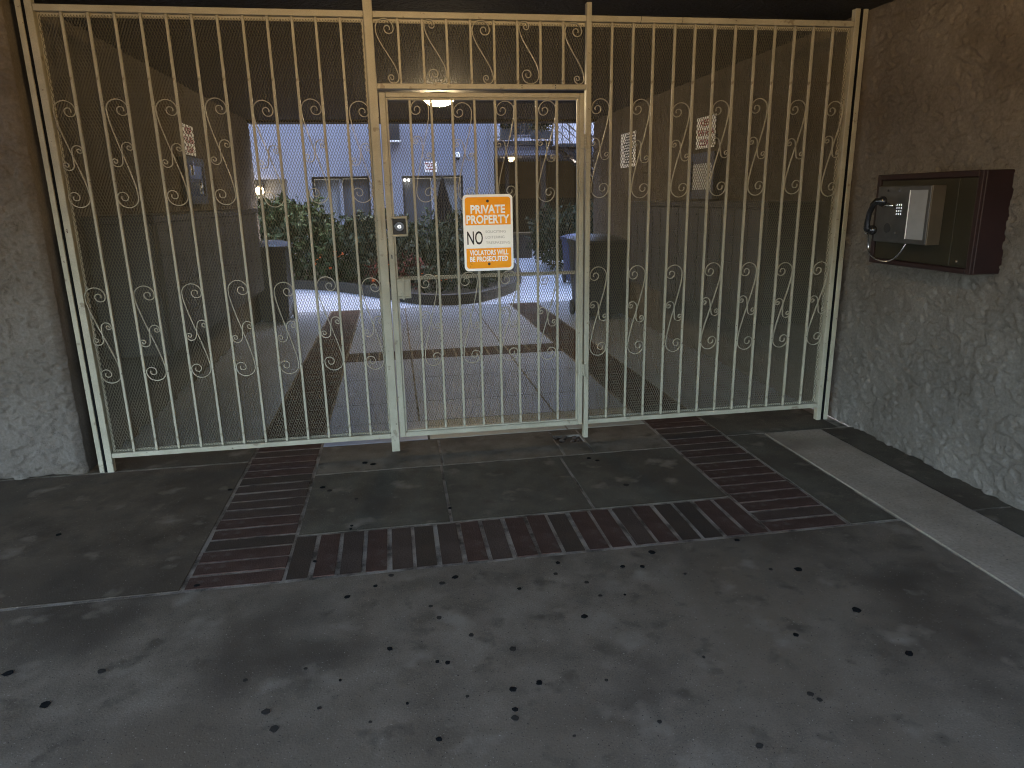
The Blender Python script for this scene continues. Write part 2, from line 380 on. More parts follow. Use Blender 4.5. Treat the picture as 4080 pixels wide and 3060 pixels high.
# trodden chewing-gum and pits on the entry floor (x, y, radius, dark?)
GUM = []
def gum_spots():
    mes = []
    for k in range(4):
        rs = random.Random(k); n = 11
        poly = [(math.cos(2 * math.pi * i / n) * rs.uniform(0.8, 1.1), math.sin(2 * math.pi * i / n) * rs.uniform(0.75, 1.1)) for i in range(n)]
        for mm in ('gum', 'gum_grey'):
            me = MB().prism(poly, 0, 1).mesh('gum_spot'); me.materials.append(MATS[mm]); mes.append((me, mm))
    dark = [m for m, q in mes if q == 'gum']; grey = [m for m, q in mes if q != 'gum']
    for (x, y, r, d) in GUM:
        o = bpy.data.objects.new('gum_spot', random.choice(dark if d else grey)); COL.objects.link(o); o.parent = paving
        o.location = (x, y, 0.0002); o.scale = (r, r * random.uniform(0.75, 1.1), 0.0022); o.rotation_euler = (0, 0, random.uniform(0, 6))
GUM += [(2.258, -1.66, 0.0158, 1), (2.726, -2.051, 0.0145, 1), (3.774, -2.213, 0.0179, 1), (3.786, -2.489, 0.0169, 1), (3.458, -2.315, 0.0111, 1), (3.161, -1.619, 0.0168, 1), (2.991, -1.716, 0.0121, 1), (3.075, -1.733, 0.0122, 1), (2.72, -1.628, 0.0122, 1), (2.688, -1.719, 0.0099, 0), (2.829, -1.922, 0.0094, 0), (2.514, -1.805, 0.0096, 1), (2.929, -1.934, 0.0057, 1), (2.801, -1.811, 0.0097, 0), (2.17, -1.951, 0.0109, 0), (2.282, -2.086, 0.0105, 0), (2.421, -2.198, 0.0136, 0), (1.981, -2.112, 0.0104, 1), (2.147, -2.219, 0.0084, 1), (2.182, -2.231, 0.01, 1), (1.92, -1.665, 0.0099, 1), (1.807, -1.729, 0.0136, 1), (2.478, -2.394, 0.0129, 1), (2.385, -2.411, 0.0127, 1), (2.377, -2.505, 0.0108, 1), (2.37, -2.543, 0.0137, 0), (2.129, -2.588, 0.0105, 1), (0.866, -2.195, 0.0185, 1), (0.66, -1.996, 0.018, 1), (1.591, -2.366, 0.0147, 0), (1.628, -2.449, 0.0159, 0), (3.724, -1.888, 0.0169, 1), (3.592, -1.588, 0.0133, 1), (1.644, -1.398, 0.0107, 1), (1.079, -0.453, 0.0136, 1), (0.352, -0.865, 0.0133, 1), (1.165, -1.51, 0.0128, 1), (2.142, -1.864, 0.0093, 0), (2.2, -1.698, 0.0137, 0), (1.823, -0.187, 0.0197, 1), (1.875, -0.222, 0.0195, 1), (1.599, -0.53, 0.0158, 1), (1.642, -0.586, 0.0156, 0), (1.798, -0.734, 0.01, 0), (2.292, -0.958, 0.0118, 1), (1.79, -1.064, 0.0092, 1), (1.786, -1.099, 0.0092, 1), (3.201, -0.407, 0.0139, 1), (3.292, -0.857, 0.0178, 0), (3.241, -0.456, 0.0138, 1), (3.33, -2.615, 0.0117, 0), (3.344, -2.644, 0.01, 0), (3.058, -2.79, 0.0138, 0), (0.984, -2.046, 0.0152, 0), (1.986, -1.59, 0.0121, 0), (3.234, -1.828, 0.0081, 0), (3.609, -1.865, 0.0084, 0), (2.233, -2.416, 0.0063, 0), (1.815, -2.255, 0.0067, 1), (1.691, -2.169, 0.0069, 0), (1.758, -2.381, 0.008, 0), (1.922, -2.475, 0.0062, 0), (2.533, -2.65, 0.006, 0), (2.702, -2.425, 0.0065, 0), (2.807, -2.642, 0.0077, 0), (3.073, -2.372, 0.0069, 0), (2.038, -2.412, 0.0063, 1), (1.494, -2.193, 0.0087, 0)]
gum_spots()
# broken hole by the gate post
hole = MB(); hole.box((3.05, -0.10, -0.07), (3.28, 0.06, -0.016)); hole.obj('broken_hole_bottom', 'hole_dirt', paving)
for (x, y, s) in ((3.12, -0.02, 0.024), (3.19, -0.05, 0.020), (3.22, 0.03, 0.018), (3.09, 0.033, 0.018), (3.15, 0.035, 0.02), (3.235, -0.02, 0.014)):
    mb = MB(); mb.lathe([(s * 0.9, 0), (s, s * 0.3), (s * 0.5, s * 0.8)], (x, y, -0.017), 7); mb.obj('rubble_stone', 'hole_dirt', paving)
# courtyard paving
court = struct(MB().box((-14, YE + 0.004, -0.085), (16, 26, -0.004)).obj('courtyard_path', 'mortar'))
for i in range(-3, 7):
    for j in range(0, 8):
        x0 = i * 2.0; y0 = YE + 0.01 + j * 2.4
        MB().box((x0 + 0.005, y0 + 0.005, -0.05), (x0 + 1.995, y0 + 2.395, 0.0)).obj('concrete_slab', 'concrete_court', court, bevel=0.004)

# ------------------------------------------------------------------ walls and ceiling
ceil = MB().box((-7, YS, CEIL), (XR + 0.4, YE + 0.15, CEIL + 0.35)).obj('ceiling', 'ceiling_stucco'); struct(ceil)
MB().box((-7, YS - 0.25, 2.02), (XR + 0.4, YS - 0.0005, CEIL + 0.35)).obj('sky_cut_beam', 'ceiling_stucco', ceil)  # unseen beam, added to keep sky light off the upper gate
up = MB(); up.box((-7, YS - 0.25, CEIL + 0.3505), (9.5, YE + 0.14, 9.4)); tag(up.obj('added_upper_storey', 'stucco'), 'unseen stucco storey added over the entry passage to cut sky light', 'building')  # out of view, added so that less sky reaches the courtyard
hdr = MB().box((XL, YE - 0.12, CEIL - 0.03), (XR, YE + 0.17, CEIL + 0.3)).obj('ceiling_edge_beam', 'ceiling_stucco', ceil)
def arange_multi(segs):
    out = []
    for (a, b, st) in segs: out += list(np.arange(a, b, st))
    out.append(segs[-1][1]); return np.array(out)
# right wall, one face from the street to the courtyard
us = arange_multi([(-9, -2.6, 0.25), (-2.6, 0.15, 0.008), (0.15, YE, 0.03)])
zs = arange_multi([(0.0, CEIL, 0.008)])
U, Z, H = stucco_sheet(us, zs, 0.0118, 101, ragged=0.015)
P = np.stack([XR + 0.006 - H, U, Z], -1)
me = sheet_mesh('stucco_wall', P); join_box(me, (XR + 0.035, -9, 0), (XR + 0.35, YE, CEIL))
tag(link('stucco_wall', me, 'stucco'), 'rough brown stucco side wall that carries the telephone box', 'wall')
# left: pier facing the street, then the passage side wall
us = arange_multi([(-7, -0.75, 0.3), (-0.75, 0.158, 0.008)])
U, Z, H = stucco_sheet(us, zs, 0.0118, 202, ragged=0.015)
edge = np.clip((U - 0.11) / 0.048, 0, 1) ** 2 * 0.025
P = np.stack([U, -0.015 - H + edge, Z], -1)
me = sheet_mesh('stucco_wall', P); join_box(me, (-7, 0.02, 0), (0.150, 0.299, CEIL))
bm = bmesh.new(); bm.from_mesh(me)
for f in bm.faces: f.smooth = len(f.verts) == 4
bm.to_mesh(me); bm.free()
tag(link('stucco_wall', me, 'stucco'), 'rough stucco wall end left of the iron screen, facing the street', 'wall')
us = arange_multi([(0.305, YE, 0.03)]); zs2 = arange_multi([(0.0, CEIL, 0.03)])
U, Z, H = stucco_sheet(us, zs2, 0.016, 303, ragged=0.03)
me = sheet_mesh('stucco_wall', np.stack([XL - 0.006 + H, U, Z], -1)); join_box(me, (XL - 0.35, 0.2995, 0), (XL - 0.035, YE, CEIL))
tag(link('stucco_wall', me, 'stucco'), 'stucco passage wall behind the left half of the iron screen', 'wall')

# ------------------------------------------------------------------ iron screen
BARW = 0.0138
def spiral_top(a, zt):
    """curl seen from the front: starts at the left side (-a), over the top, coils inward"""
    pts = []
    c = (0, zt - a)
    for k in range(0, 13): t = math.pi - math.pi * k / 12; pts.append((c[0] + a * math.cos(t), c[1] + a * math.sin(t)))
    r2 = a * 0.52; c2 = (a - r2, c[1])
    for k in range(1, 11): t = -math.pi * k / 10; pts.append((c2[0] + r2 * math.cos(t), c2[1] + r2 * math.sin(t)))
    r3 = a * 0.36; c3 = (a - 2 * r2 + r3, c[1])
    for k in range(1, 10): t = math.pi - math.pi * 1.15 * k / 9; pts.append((c3[0] + r3 * math.cos(t) * (1 - 0.03 * k), c3[1] + r3 * math.sin(t) * (1 - 0.03 * k)))
    return pts
def s_curve(a_top, a_bot, zt, zb, half):
    """double-ended scroll: curl on top, curl (turned over) at the bottom"""
    top = [(x - half + a_top, z) for x, z in spiral_top(a_top, zt)][::-1]
    bot = [(-(x - half + a_bot), zt + zb - z) for x, z in [(x, zt - (zt - 0) + z) for x, z in spiral_top(a_bot, zt)]]
    p0 = top[-1]; p3 = bot[0]; L = (p0[1] - p3[1])
    h = min(0.10, L * 0.3)
    p1 = (p0[0], p0[1] - h); p2 = (p3[0], p3[1] + h)
    mid = []
    for k in range(1, 12):
        t = k / 12; u = 1 - t
        mid.append((u**3 * p0[0] + 3 * u * u * t * p1[0] + 3 * u * t * t * p2[0] + t**3 * p3[0], u**3 * p0[1] + 3 * u * u * t * p1[1] + 3 * u * t * t * p2[1] + t**3 * p3[1]))
    return top + mid + bot
def scroll_meshes(gap, mirror):
    half = gap / 2 - 0.0022; a = half
    big = s_curve(a, a, 0.2875, -0.2875, half)
    b = a * 0.50
    # small S in the middle, running along the long bar
    up = [(x + b + 0.003, z) for x, z in spiral_top(b, 0.064)][::-1]
    lo = [(-x, -z) for x, z in up][::-1]
    small = up + [(up[-1][0] * (1 - t) + lo[0][0] * t, up[-1][1] * (1 - t) + lo[0][1] * t) for t in (0.2, 0.4, 0.6, 0.8)] + lo
    sg = -1 if mirror else 1
    out = []
    for p in (big, small):
        me = MB().ribbon_xz([(x * sg, z) for x, z in p], 0.0046, -0.006, 0.004).mesh('scroll'); me.materials.append(MATS['paint']); out.append(me)
    return out
def put_scroll(meshes, x, zc, parent, y=-0.001):
    sc_ = link('scroll', meshes[0], None, parent, (x, y, zc))
    sm = link('small_scroll', meshes[1], None, sc_, (0, -0.0035, 0))
    j = random.uniform(-0.03, 0.03); sc_.rotation_euler = (random.uniform(-0.02, 0.02), j, 0); sc_.scale = (random.uniform(0.97, 1.0), 1, random.uniform(0.97, 1.02))
    sm.location = (random.uniform(-0.004, 0.004), -0.0035, random.uniform(-0.02, 0.02)); sm.rotation_euler = (0, random.uniform(-0.12, 0.12), 0)
W_, H_ = 0.0152, 0.0345
def expanded(name, x0, x1, z0, z1, y, parent, seed=0):
    nx = int((x1 - x0) / (W_ / 2)) + 1; nz = int((z1 - z0) / (H_ / 2)) + 1
    I, J = np.meshgrid(np.arange(nx), np.arange(nz), indexing='ij'); I = I.ravel(); J = J.ravel()
    up = (I + J) % 2 == 0
    xa = x0 + I * W_ / 2; xb = xa + W_ / 2
    za = np.where(up, z0 + J * H_ / 2, z0 + (J + 1) * H_ / 2); zb = np.where(up, z0 + (J + 1) * H_ / 2, z0 + J * H_ / 2)
    keep = (xb <= x1 + 1e-6) & (z0 + (J + 1) * H_ / 2 <= z1 + 1e-6)
    xa, xb, za, zb = xa[keep], xb[keep], za[keep], zb[keep]
    w, d = 0.0024, 0.0022
    L = np.hypot(xb - xa, zb - za); nxv = -(zb - za) / L * w / 2; nzv = (xb - xa) / L * w / 2
    # slight sag and waviness of the sheet
    def yy(x, z): return y + 0.004 * (fbm(x * 3.1 + seed, z * 2.7, 5 + seed, 2) - 0.5)
    V = np.empty((len(xa), 8, 3))
    for e, (X, Z0) in enumerate(((xa, za), (xb, zb))):
        Y = yy(X, Z0)
        for k, (s1, s2) in enumerate(((1, -1), (-1, -1), (-1, 1), (1, 1))):
            V[:, e * 4 + k, 0] = X + nxv * s1; V[:, e * 4 + k, 2] = Z0 + nzv * s1; V[:, e * 4 + k, 1] = Y + s2 * d / 2
    N = len(xa)
    F = np.array([[0, 1, 5, 4], [1, 2, 6, 5], [2, 3, 7, 6], [3, 0, 4, 7]])
    faces = (np.arange(N)[:, None, None] * 8 + F[None]).reshape(-1)
    me = bpy.data.meshes.new(name); me.vertices.add(N * 8); me.vertices.foreach_set('co', V.ravel())
    me.loops.add(len(faces)); me.loops.foreach_set('vertex_index', faces.astype(np.int32))
    me.polygons.add(N * 4); me.polygons.foreach_set('loop_start', np.arange(0, N * 16, 4, dtype=np.int32))
    me.update(calc_edges=True)
    me.materials.append(MATS['paint_mesh'])
    o = link(name, me, None, parent); o['kind'] = 'stuff'
    return o
ZT0, ZT1 = 2.564, 2.597   # top rail
ZB0, ZB1 = 0.090, 0.120   # bottom rail
S_HI, S_LO = 1.8485, 0.8425
def part_box(name, parent, x0, x1, y0, y1, z0, z1, bevel=0.002, m='paint'):
    return MB().box((x0, y0, z0), (x1, y1, z1)).obj(name, m, parent, bevel=bevel)
def bars_and_scrolls(parent, xa, xb, n, z0, z1, gaps, mirror, rows):
    pitch = (xb - xa) / n
    bm_ = MB().box((-BARW / 2, -0.008, z0), (BARW / 2, 0.008, z1)).mesh('bar', bevel=0.0015); bm_.materials.append(MATS['paint'])
    for k in range(1, n):
        b = link('bar', bm_, None, parent, (xa + pitch * k + random.uniform(-0.0015, 0.0015), 0, 0)); b.rotation_euler = (0, random.uniform(-0.0012, 0.0012), 0)
    ms = scroll_meshes(pitch - BARW, mirror)
    for k in gaps:
        for zc in rows: put_scroll(ms, xa + pitch * (k + 0.5), zc + random.uniform(-0.009, 0.009), parent)

def fence_panel(label, xa, xb, mirror, seed):
    t = thing('iron_fence_panel', label, 'fence', ((xa + xb) / 2, 0, 0))
    root = bpy.data.objects.new('x', None)
    return t
def reparent_offset(t):
    for c in t.children: c.location = Vector(c.location) - Vector(t.location)
# left panel
pl = thing('iron_fence_panel', 'wide barred iron panel with mesh and scrolls, left of the gate', 'fence', (1.15, 0, 0), 'fixed iron panels')
part_box('post', pl, 0.228, 0.2555, -0.016, 0.020, 0.0, CEIL - 0.004); part_box('post', pl, 0.2745, 0.311, -0.020, 0.020, 0.0, CEIL - 0.004)
part_box('post', pl, 1.992, 2.0435, -0.022, 0.024, 0.0, CEIL - 0.004, 0.003)
part_box('top_rail', pl, 0.3115, 1.9915, -0.017, 0.017, ZT0, ZT1); part_box('bottom_rail', pl, 0.3115, 1.9915, -0.017, 0.017, ZB0, ZB1)
bars_and_scrolls(pl, 0.311, 1.992, 13, ZB1, ZT0, range(0, 13, 2), False, (S_HI, S_LO))
expanded('expanded_mesh', 0.318, 1.988, ZB1 + 0.002, ZT0 - 0.002, 0.0135, pl, 1)
part_box('mesh_trim', pl, 0.3115, 0.327, 0.0165, 0.021, ZB1, ZT0); part_box('mesh_trim', pl, 1.978, 1.9915, 0.0165, 0.021, ZB1, ZT0)
part_box('mesh_trim', pl, 0.3275, 1.9775, 0.0168, 0.021, ZT0 - 0.022, ZT0); part_box('mesh_trim', pl, 0.3275, 1.9775, 0.0168, 0.021, ZB1, ZB1 + 0.014)
part_box('lock_guard', pl, 1.995, 2.019, -0.031, -0.0225, 1.361, 1.535)
part_box('gap_shade_strip', pl, 0.256, 0.274, -0.008, 0.014, 0.0, CEIL - 0.004, 0.0, 'gum')  # black strip stands for the shade in the channel between the posts
reparent_offset(pl)
# right panel
prr = thing('iron_fence_panel', 'wide barred iron panel with mesh and scrolls, right of the gate', 'fence', (4.15, 0, 0), 'fixed iron panels')
part_box('post', prr, 3.2725, 3.3025, -0.022, 0.022, -0.03, CEIL - 0.004)
part_box('post', prr, 4.986, 5.018, -0.022, 0.020, 0.0, CEIL - 0.004); part_box('post', prr, 5.044, 5.074, -0.018, 0.020, 0.0, CEIL - 0.004)
part_box('top_rail', prr, 3.303, 4.9855, -0.017, 0.017, ZT0, ZT1); part_box('bottom_rail', prr, 3.303, 4.9855, -0.017, 0.017, ZB0 + 0.003, ZB1 + 0.003)
bars_and_scrolls(prr, 3.3025, 4.986, 13, ZB1 + 0.003, ZT0, range(0, 13, 2), True, (S_HI, S_LO))
expanded('expanded_mesh', 3.306, 4.982, ZB1 + 0.005, ZT0 - 0.002, 0.0135, prr, 2)
part_box('mesh_trim', prr, 3.303, 3.316, 0.0165, 0.021, ZB1 + 0.003, ZT0); part_box('mesh_trim', prr, 4.966, 4.9855, 0.0165, 0.021, ZB1 + 0.003, ZT0)
part_box('mesh_trim', prr, 3.3165, 4.9655, 0.0168, 0.021, ZT0 - 0.022, ZT0); part_box('mesh_trim', prr, 3.3165, 4.9655, 0.0168, 0.021, ZB1 + 0.003, ZB1 + 0.017)
part_box('gap_shade_strip', prr, 5.0185, 5.0435, -0.010, 0.014, 0.0, CEIL - 0.004, 0.0, 'gum')  # shade between the right posts, put in as a black strip
reparent_offset(prr)
# transom over the gate
tr = thing('iron_transom', 'short scrolled iron grille fixed above the gate', 'grille', (2.658, 0, 2.19))
part_box('top_rail', tr, 2.044, 3.272, -0.017, 0.017, ZT0, ZT1); part_box('bottom_rail', tr, 2.044, 3.272, -0.018, 0.018, 2.193, 2.222)
pit = (3.2725 - 2.0435) / 9
bmsh = MB().box((-BARW / 2, -0.008, 2.222), (BARW / 2, 0.008, ZT0)).mesh('bar', bevel=0.0015); bmsh.materials.append(MATS['paint'])
for k in range(1, 9): link('bar', bmsh, None, tr, (2.0435 + pit * k, 0, 0))
half = (pit - BARW) / 2 - 0.003
crv = s_curve(half * 0.86, half * 0.50, 0.168, -0.168, half)
for k in range(0, 9, 2):
    p = crv if k % 4 == 0 else [(-x, -z) for x, z in crv]
    me = MB().ribbon_xz(p, 0.0046, -0.006, 0.004).mesh('scroll'); link('scroll', me, 'paint', tr, (2.0435 + pit * (k + 0.5), -0.001, (2.222 + ZT0) / 2))
expanded('expanded_mesh', 2.048, 3.269, 2.224, ZT0 - 0.002, 0.0135, tr, 3)
part_box('mesh_trim', tr, 2.044, 3.272, 0.0168, 0.021, ZT0 - 0.022, ZT0)
for (x, z) in ((2.883, 2.201), (2.883, 2.214), (3.085, 2.201), (3.085, 2.214)):
    mb = MB(); mb.lathe([(0.0035, 0), (0.0035, -0.002)], (x, -0.0178, z), 8, 'y'); mb.obj('bolt_hole', 'black_matte', tr)
reparent_offset(tr)
# hinged gate
gt = thing('iron_gate', 'hinged iron gate in the middle of the screen, with lock and orange sign', 'gate', (2.65, 0, 0.09))
DX0, DX1, DZ0, DZ1 = 2.050, 3.262, 0.093, 2.174
part_box('stile', gt, DX0, DX0 + 0.036, -0.019, 0.019, DZ0, DZ1, 0.003); part_box('stile', gt, DX1 - 0.030, DX1, -0.019, 0.019, DZ0, DZ1, 0.003)
part_box('top_rail', gt, DX0 + 0.0365, DX1 - 0.0305, -0.019, 0.019, DZ1 - 0.028, DZ1, 0.003); part_box('bottom_rail', gt, DX0 + 0.0365, DX1 - 0.0305, -0.019, 0.019, DZ0, DZ0 + 0.032, 0.003)
IX0, IX1, IZ0, IZ1 = 2.098, 3.220, 0.136, 2.135
part_box('inner_frame', gt, DX0 + 0.0365, IX0, -0.012, 0.016, DZ0 + 0.0325, DZ1 - 0.0285, 0.002); part_box('inner_frame', gt, IX1, DX1 - 0.0305, -0.012, 0.016, DZ0 + 0.0325, DZ1 - 0.0285, 0.002)
part_box('inner_frame', gt, IX0 + 0.0005, IX1 - 0.0005, -0.012, 0.016, IZ1, DZ1 - 0.0285, 0.002); part_box('inner_frame', gt, IX0 + 0.0005, IX1 - 0.0005, -0.012, 0.016, DZ0 + 0.0325, IZ0, 0.002)
bars_and_scrolls(gt, IX0, IX1, 9, IZ0, IZ1, range(1, 9, 2), True, (S_HI, S_LO))
expanded('expanded_mesh', IX0 + 0.003, IX1 - 0.003, IZ0 + 0.002, IZ1 - 0.002, 0.0135, gt, 4)
part_box('middle_rail', gt, IX0 + 0.001, IX1 - 0.001, 0.0165, 0.026, 1.098, 1.120)
# lock in its welded case
lk = part_box('lock_case', gt, 2.072, 2.173, -0.030, 0.020, 1.365, 1.378)
mb = MB(); mb.box((2.072, -0.030, 1.470), (2.173, 0.020, 1.483)); mb.box((2.072, -0.030, 1.3785), (2.084, 0.020, 1.4695)); mb.box((2.162, -0.030, 1.3785), (2.173, 0.020, 1.4695))
mb.obj('lock_case', 'paint', gt, bevel=0.002)
lb = MB().box((2.0845, -0.022, 1.379), (2.1615, 0.015, 1.469)).obj('lock_body', 'black_matte', gt, bevel=0.003)
MB().lathe([(0.031, 0.0), (0.031, -0.008), (0.027, -0.012), (0.016, -0.012)], (2.123, -0.0222, 1.424), 24, 'y').obj('lock_rose', 'black_plastic', lb, smooth=False)
MB().lathe([(0.0135, 0.0), (0.0135, -0.006), (0.011, -0.008)], (2.123, -0.0342, 1.424), 20, 'y').obj('lock_cylinder', 'chrome', lb)
MB().box((2.1212, -0.0432, 1.418), (2.1248, -0.0424, 1.430)).obj('keyhole', 'black_matte', lb)
# latch box lower down
mb = MB(); mb.box((2.088, -0.024, 0.991), (2.171, 0.018, 1.003)); mb.box((2.088, -0.024, 1.098), (2.171, 0.018, 1.110)); mb.box((2.161, -0.024, 1.0035), (2.171, 0.018, 1.0975))
mb.obj('latch_case', 'paint', gt, bevel=0.002)
part_box('latch_plate', gt, 2.088, 2.1605, -0.016, 0.012, 1.0035, 1.0975); part_box('latch_strap', gt, 2.118, 2.132, -0.028, -0.0245, 0.985, 1.116)
for (z0, z1) in ((1.858, 1.945), (0.434, 0.515)):
    h = part_box('hinge', gt, 3.236, 3.2615, -0.0265, -0.0195, z0, z1); hp = part_box('hinge_leaf', h, 3.2755, 3.300, -0.0265, -0.0225, z0, z1)
    for k in range(5):
        zz = z0 + (z1 - z0) * k / 5
        MB().lathe([(0.0075, 0.0), (0.0075, (z1 - z0) / 5 - 0.002)], (3.268, -0.0285, zz), 10).obj('hinge_knuckle', 'paint', h)
MB().box((2.0645, -0.0196, 1.235), (2.071, -0.0191, 1.258)).obj('paint_chip', 'black_matte', gt)
reparent_offset(gt)
# thin wire along the top rail
wr = MB(); pts = [(3.62, -0.022, 2.60), (3.70, -0.024, 2.598), (3.80, -0.025, 2.601), (3.95, -0.024, 2.604), (4.10, -0.022, 2.600), (4.3, -0.021, 2.606), (4.5, -0.02, 2.602)]
wr.tube(pts, 0.0018, 5)
for x in (3.605, 3.862): wr.tube([(x, -0.0195, 2.605), (x, -0.021, 2.58), (x - 0.006, -0.0195, 2.558)], 0.0016, 5)
tag(wr.obj('cable', 'black_matte'), 'thin dark wire tied along the top rail right of the gate', 'wire')

# ------------------------------------------------------------------ orange sign on the gate
SX0, SZ0, SW, SH = 2.5067, 1.1436, 0.305, 0.457
def rrect(x0, x1, z0, z1, rs, n=8):
    """rounded rectangle, rs = radii for (bl, br, tr, tl)"""
    out = []
    for (cx, cz, a0, r) in ((x0, z0, 180, rs[0]), (x1, z0, 270, rs[1]), (x1, z1, 0, rs[2]), (x0, z1, 90, rs[3])):
        ox = cx + (r if cx == x0 else -r); oz = cz + (r if cz == z0 else -r)
        if r < 1e-6: out.append((cx, cz)); continue
        for k in range(n + 1): t = rad(a0 + 90 * k / n); out.append((ox + r * math.cos(t), oz + r * math.sin(t)))
    return out
def plate_xz(poly, y0, y1):
    n = len(poly); mb = MB()
    return mb.add([(x, y0, z) for x, z in poly] + [(x, y1, z) for x, z in poly],
                  [tuple(range(n)), tuple(range(2 * n - 1, n - 1, -1))] + [(k, n + k, n + (k + 1) % n, (k + 1) % n) for k in range(n)])
sg = thing('warning_sign', 'orange and white private property sign fixed to the gate bars', 'sign', (SX0 + SW / 2, -0.03, SZ0))
def sx(px, py):   # crop pixel of the close-up -> plate coordinates (metres, x from left, z from bottom)
    t = (py - 160) / 1400.0; l = 202 + 48 * t; r = 1102 + 33 * t
    return (px - l) / (r - l) * SW - SW / 2, (1.0 - (py - 157) / (1566 - 157)) * SH
plate_xz(rrect(-SW / 2, SW / 2, 0, SH, (0.026,) * 4), 0.0, 0.003).obj('plate', 'sign_white', sg, bevel=0.0008)
x0, z1 = sx(240, 205); x1, z0 = sx(1074, 712)
plate_xz(rrect(-0.139, 0.139, z0, z1, (0, 0, 0.018, 0.018)), -0.0006, -0.0001).obj('orange_field', 'sign_orange', sg)
_, z1b = sx(240, 1142); _, z0b = sx(300, 1518)
plate_xz(rrect(-0.139, 0.139, z0b, z1b, (0.018, 0.018, 0, 0)), -0.0006, -0.0001).obj('orange_field', 'sign_orange', sg)
def lettering(body, pxl, pxr, pyt, pyb, m, bold, y=-0.0012):
    a, _ = sx(pxl, (pyt + pyb) / 2); b, _ = sx(pxr, (pyt + pyb) / 2); _, zt = sx(pxl, pyt); _, zb = sx(pxl, pyb)
    link('lettering', text_mesh(body, a, b, zb, zt, y, bold), m, sg)
lettering('PRIVATE', 347, 970, 345, 503, 'sign_white', 0.035)
lettering('PROPERTY', 275, 1052, 527, 690, 'sign_white', 0.035)
lettering('NO', 290, 572, 822, 1072, 'black_matte', 0.012, -0.0008)
lettering('SOLICITING', 618, 985, 815, 860, 'sign_grey', 0.0, -0.0008)
lettering('LOITERING', 622, 962, 917, 965, 'sign_grey', 0.0, -0.0008)
lettering('TRESPASSING', 627, 1068, 1020, 1068, 'sign_grey', 0.0, -0.0008)
lettering('VIOLATORS WILL', 335, 1035, 1172, 1272, 'sign_white', 0.03)
lettering('BE PROSECUTED', 340, 1030, 1292, 1392, 'sign_white', 0.03)
for (px, py) in ((652, 278), (688, 1437)):
    a, zz = sx(px, py)
    MB().lathe([(0.0085, 0.0), (0.0085, -0.002), (0.006, -0.004)], (a, -0.0008, zz), 14, 'y').obj('bolt', 'iron_dark', sg)
for (px, py, dx, dz) in ((350, 1420, 0.012, -0.010), (358, 1460, -0.003, -0.012), (335, 1412, 0.010, 0.004)):
    a, zz = sx(px, py); MB().ribbon_xz([(a, zz), (a + dx * 0.5, zz + dz * 0.4), (a + dx, zz + dz)], 0.0016, -0.0014, -0.0008).obj('scratch', 'rust', sg)

# ------------------------------------------------------------------ telephone box on the right wall
tb = thing('telephone_box', 'dark maroon metal box with olive door on the right wall, holding a telephone', 'box', (XR, -0.84, 1.16))
bbox('housing', (4.965, -1.235, 1.155), (XR + 0.02, -0.455, 1.665), 'maroon', tb, 0.004)
hs = tb.children[0]
bbox('frame_edge', (4.945, -1.235, 1.155), (4.9645, -1.205, 1.665), 'maroon', tb, 0.003); bbox('frame_edge', (4.945, -0.485, 1.155), (4.9645, -0.455, 1.665), 'maroon', tb, 0.003)
bbox('frame_edge', (4.945, -1.2045, 1.635), (4.9645, -0.4855, 1.665), 'maroon', tb, 0.003); bbox('frame_edge', (4.945, -1.2045, 1.155), (4.9645, -0.4855, 1.182), 'maroon', tb, 0.003)
bbox('door_panel', (4.952, -1.200, 1.186), (4.9648, -1.085, 1.631), 'olive_metal', tb, 0.002); bbox('door_panel', (4.952, -1.082, 1.186), (4.9648, -0.49, 1.631), 'olive_metal', tb, 0.002)
MB().lathe([(0.008, 0), (0.008, -0.006), (0.005, -0.009)], rel(tb, (4.9515, -1.14, 1.215)), 12, 'x').obj('screw', 'chrome', tb)
ph = thing('wall_telephone', 'steel wall telephone with black handset mounted on the maroon box', 'telephone', (4.95, -0.79, 1.29))
bbox('side_case', (4.872, -1.000, 1.290), (4.951, -0.978, 1.600), 'steel_brown', ph, 0.002)
bbox('body', (4.872, -0.9775, 1.290), (4.951, -0.585, 1.600), 'steel', ph, 0.003)
bbox('face_plate', (4.8665, -0.996, 1.293), (4.8715, -0.580, 1.598), 'steel', ph, 0.002)
bbox('card', (4.8645, -0.976, 1.316), (4.866, -0.840, 1.576), 'card', ph, 0.0005)
bbox('card_edge', (4.8635, -0.848, 1.316), (4.8642, -0.842, 1.576), 'sign_white', ph)
for r in range(4):
    for c in range(3):
        yc = -0.752 - c * 0.0175; zc = 1.498 - r * 0.0165
        bbox('key', (4.8605, yc - 0.0065, zc - 0.006), (4.8662, yc + 0.0065, zc + 0.006), 'chrome', ph, 0.0015)
for (y, z) in ((-0.665, 1.575), (-0.765, 1.575), (-0.765, 1.345)):
    MB().lathe([(0.006, 0), (0.006, -0.004)], rel(ph, (4.8663, y, z)), 10, 'x').obj('screw', 'chrome' if y < -0.7 else 'black_matte', ph)
MB().lathe([(0.028, 0), (0.028, -0.002)], rel(ph, (4.8663, -0.69, 1.37)), 18, 'x').obj('speaker_grille', 'black_matte', ph)
ck = MB(); ck.tube([rel(ph, p) for p in ((4.8665, -0.68, 1.498), (4.835, -0.68, 1.498), (4.825, -0.685, 1.498))], 0.013, 10); ck.tube([rel(ph, (4.85, -0.66, 1.494)), rel(ph, (4.85, -0.735, 1.494))], 0.007, 8)
ck.obj('cradle', 'chrome', ph, smooth=True)
hd = MB(); B = [(4.805, -0.700, 1.520), (4.798, -0.672, 1.520), (4.792, -0.648, 1.500), (4.790, -0.628, 1.455), (4.790, -0.617, 1.405), (4.794, -0.612, 1.368), (4.802, -0.616, 1.350)]
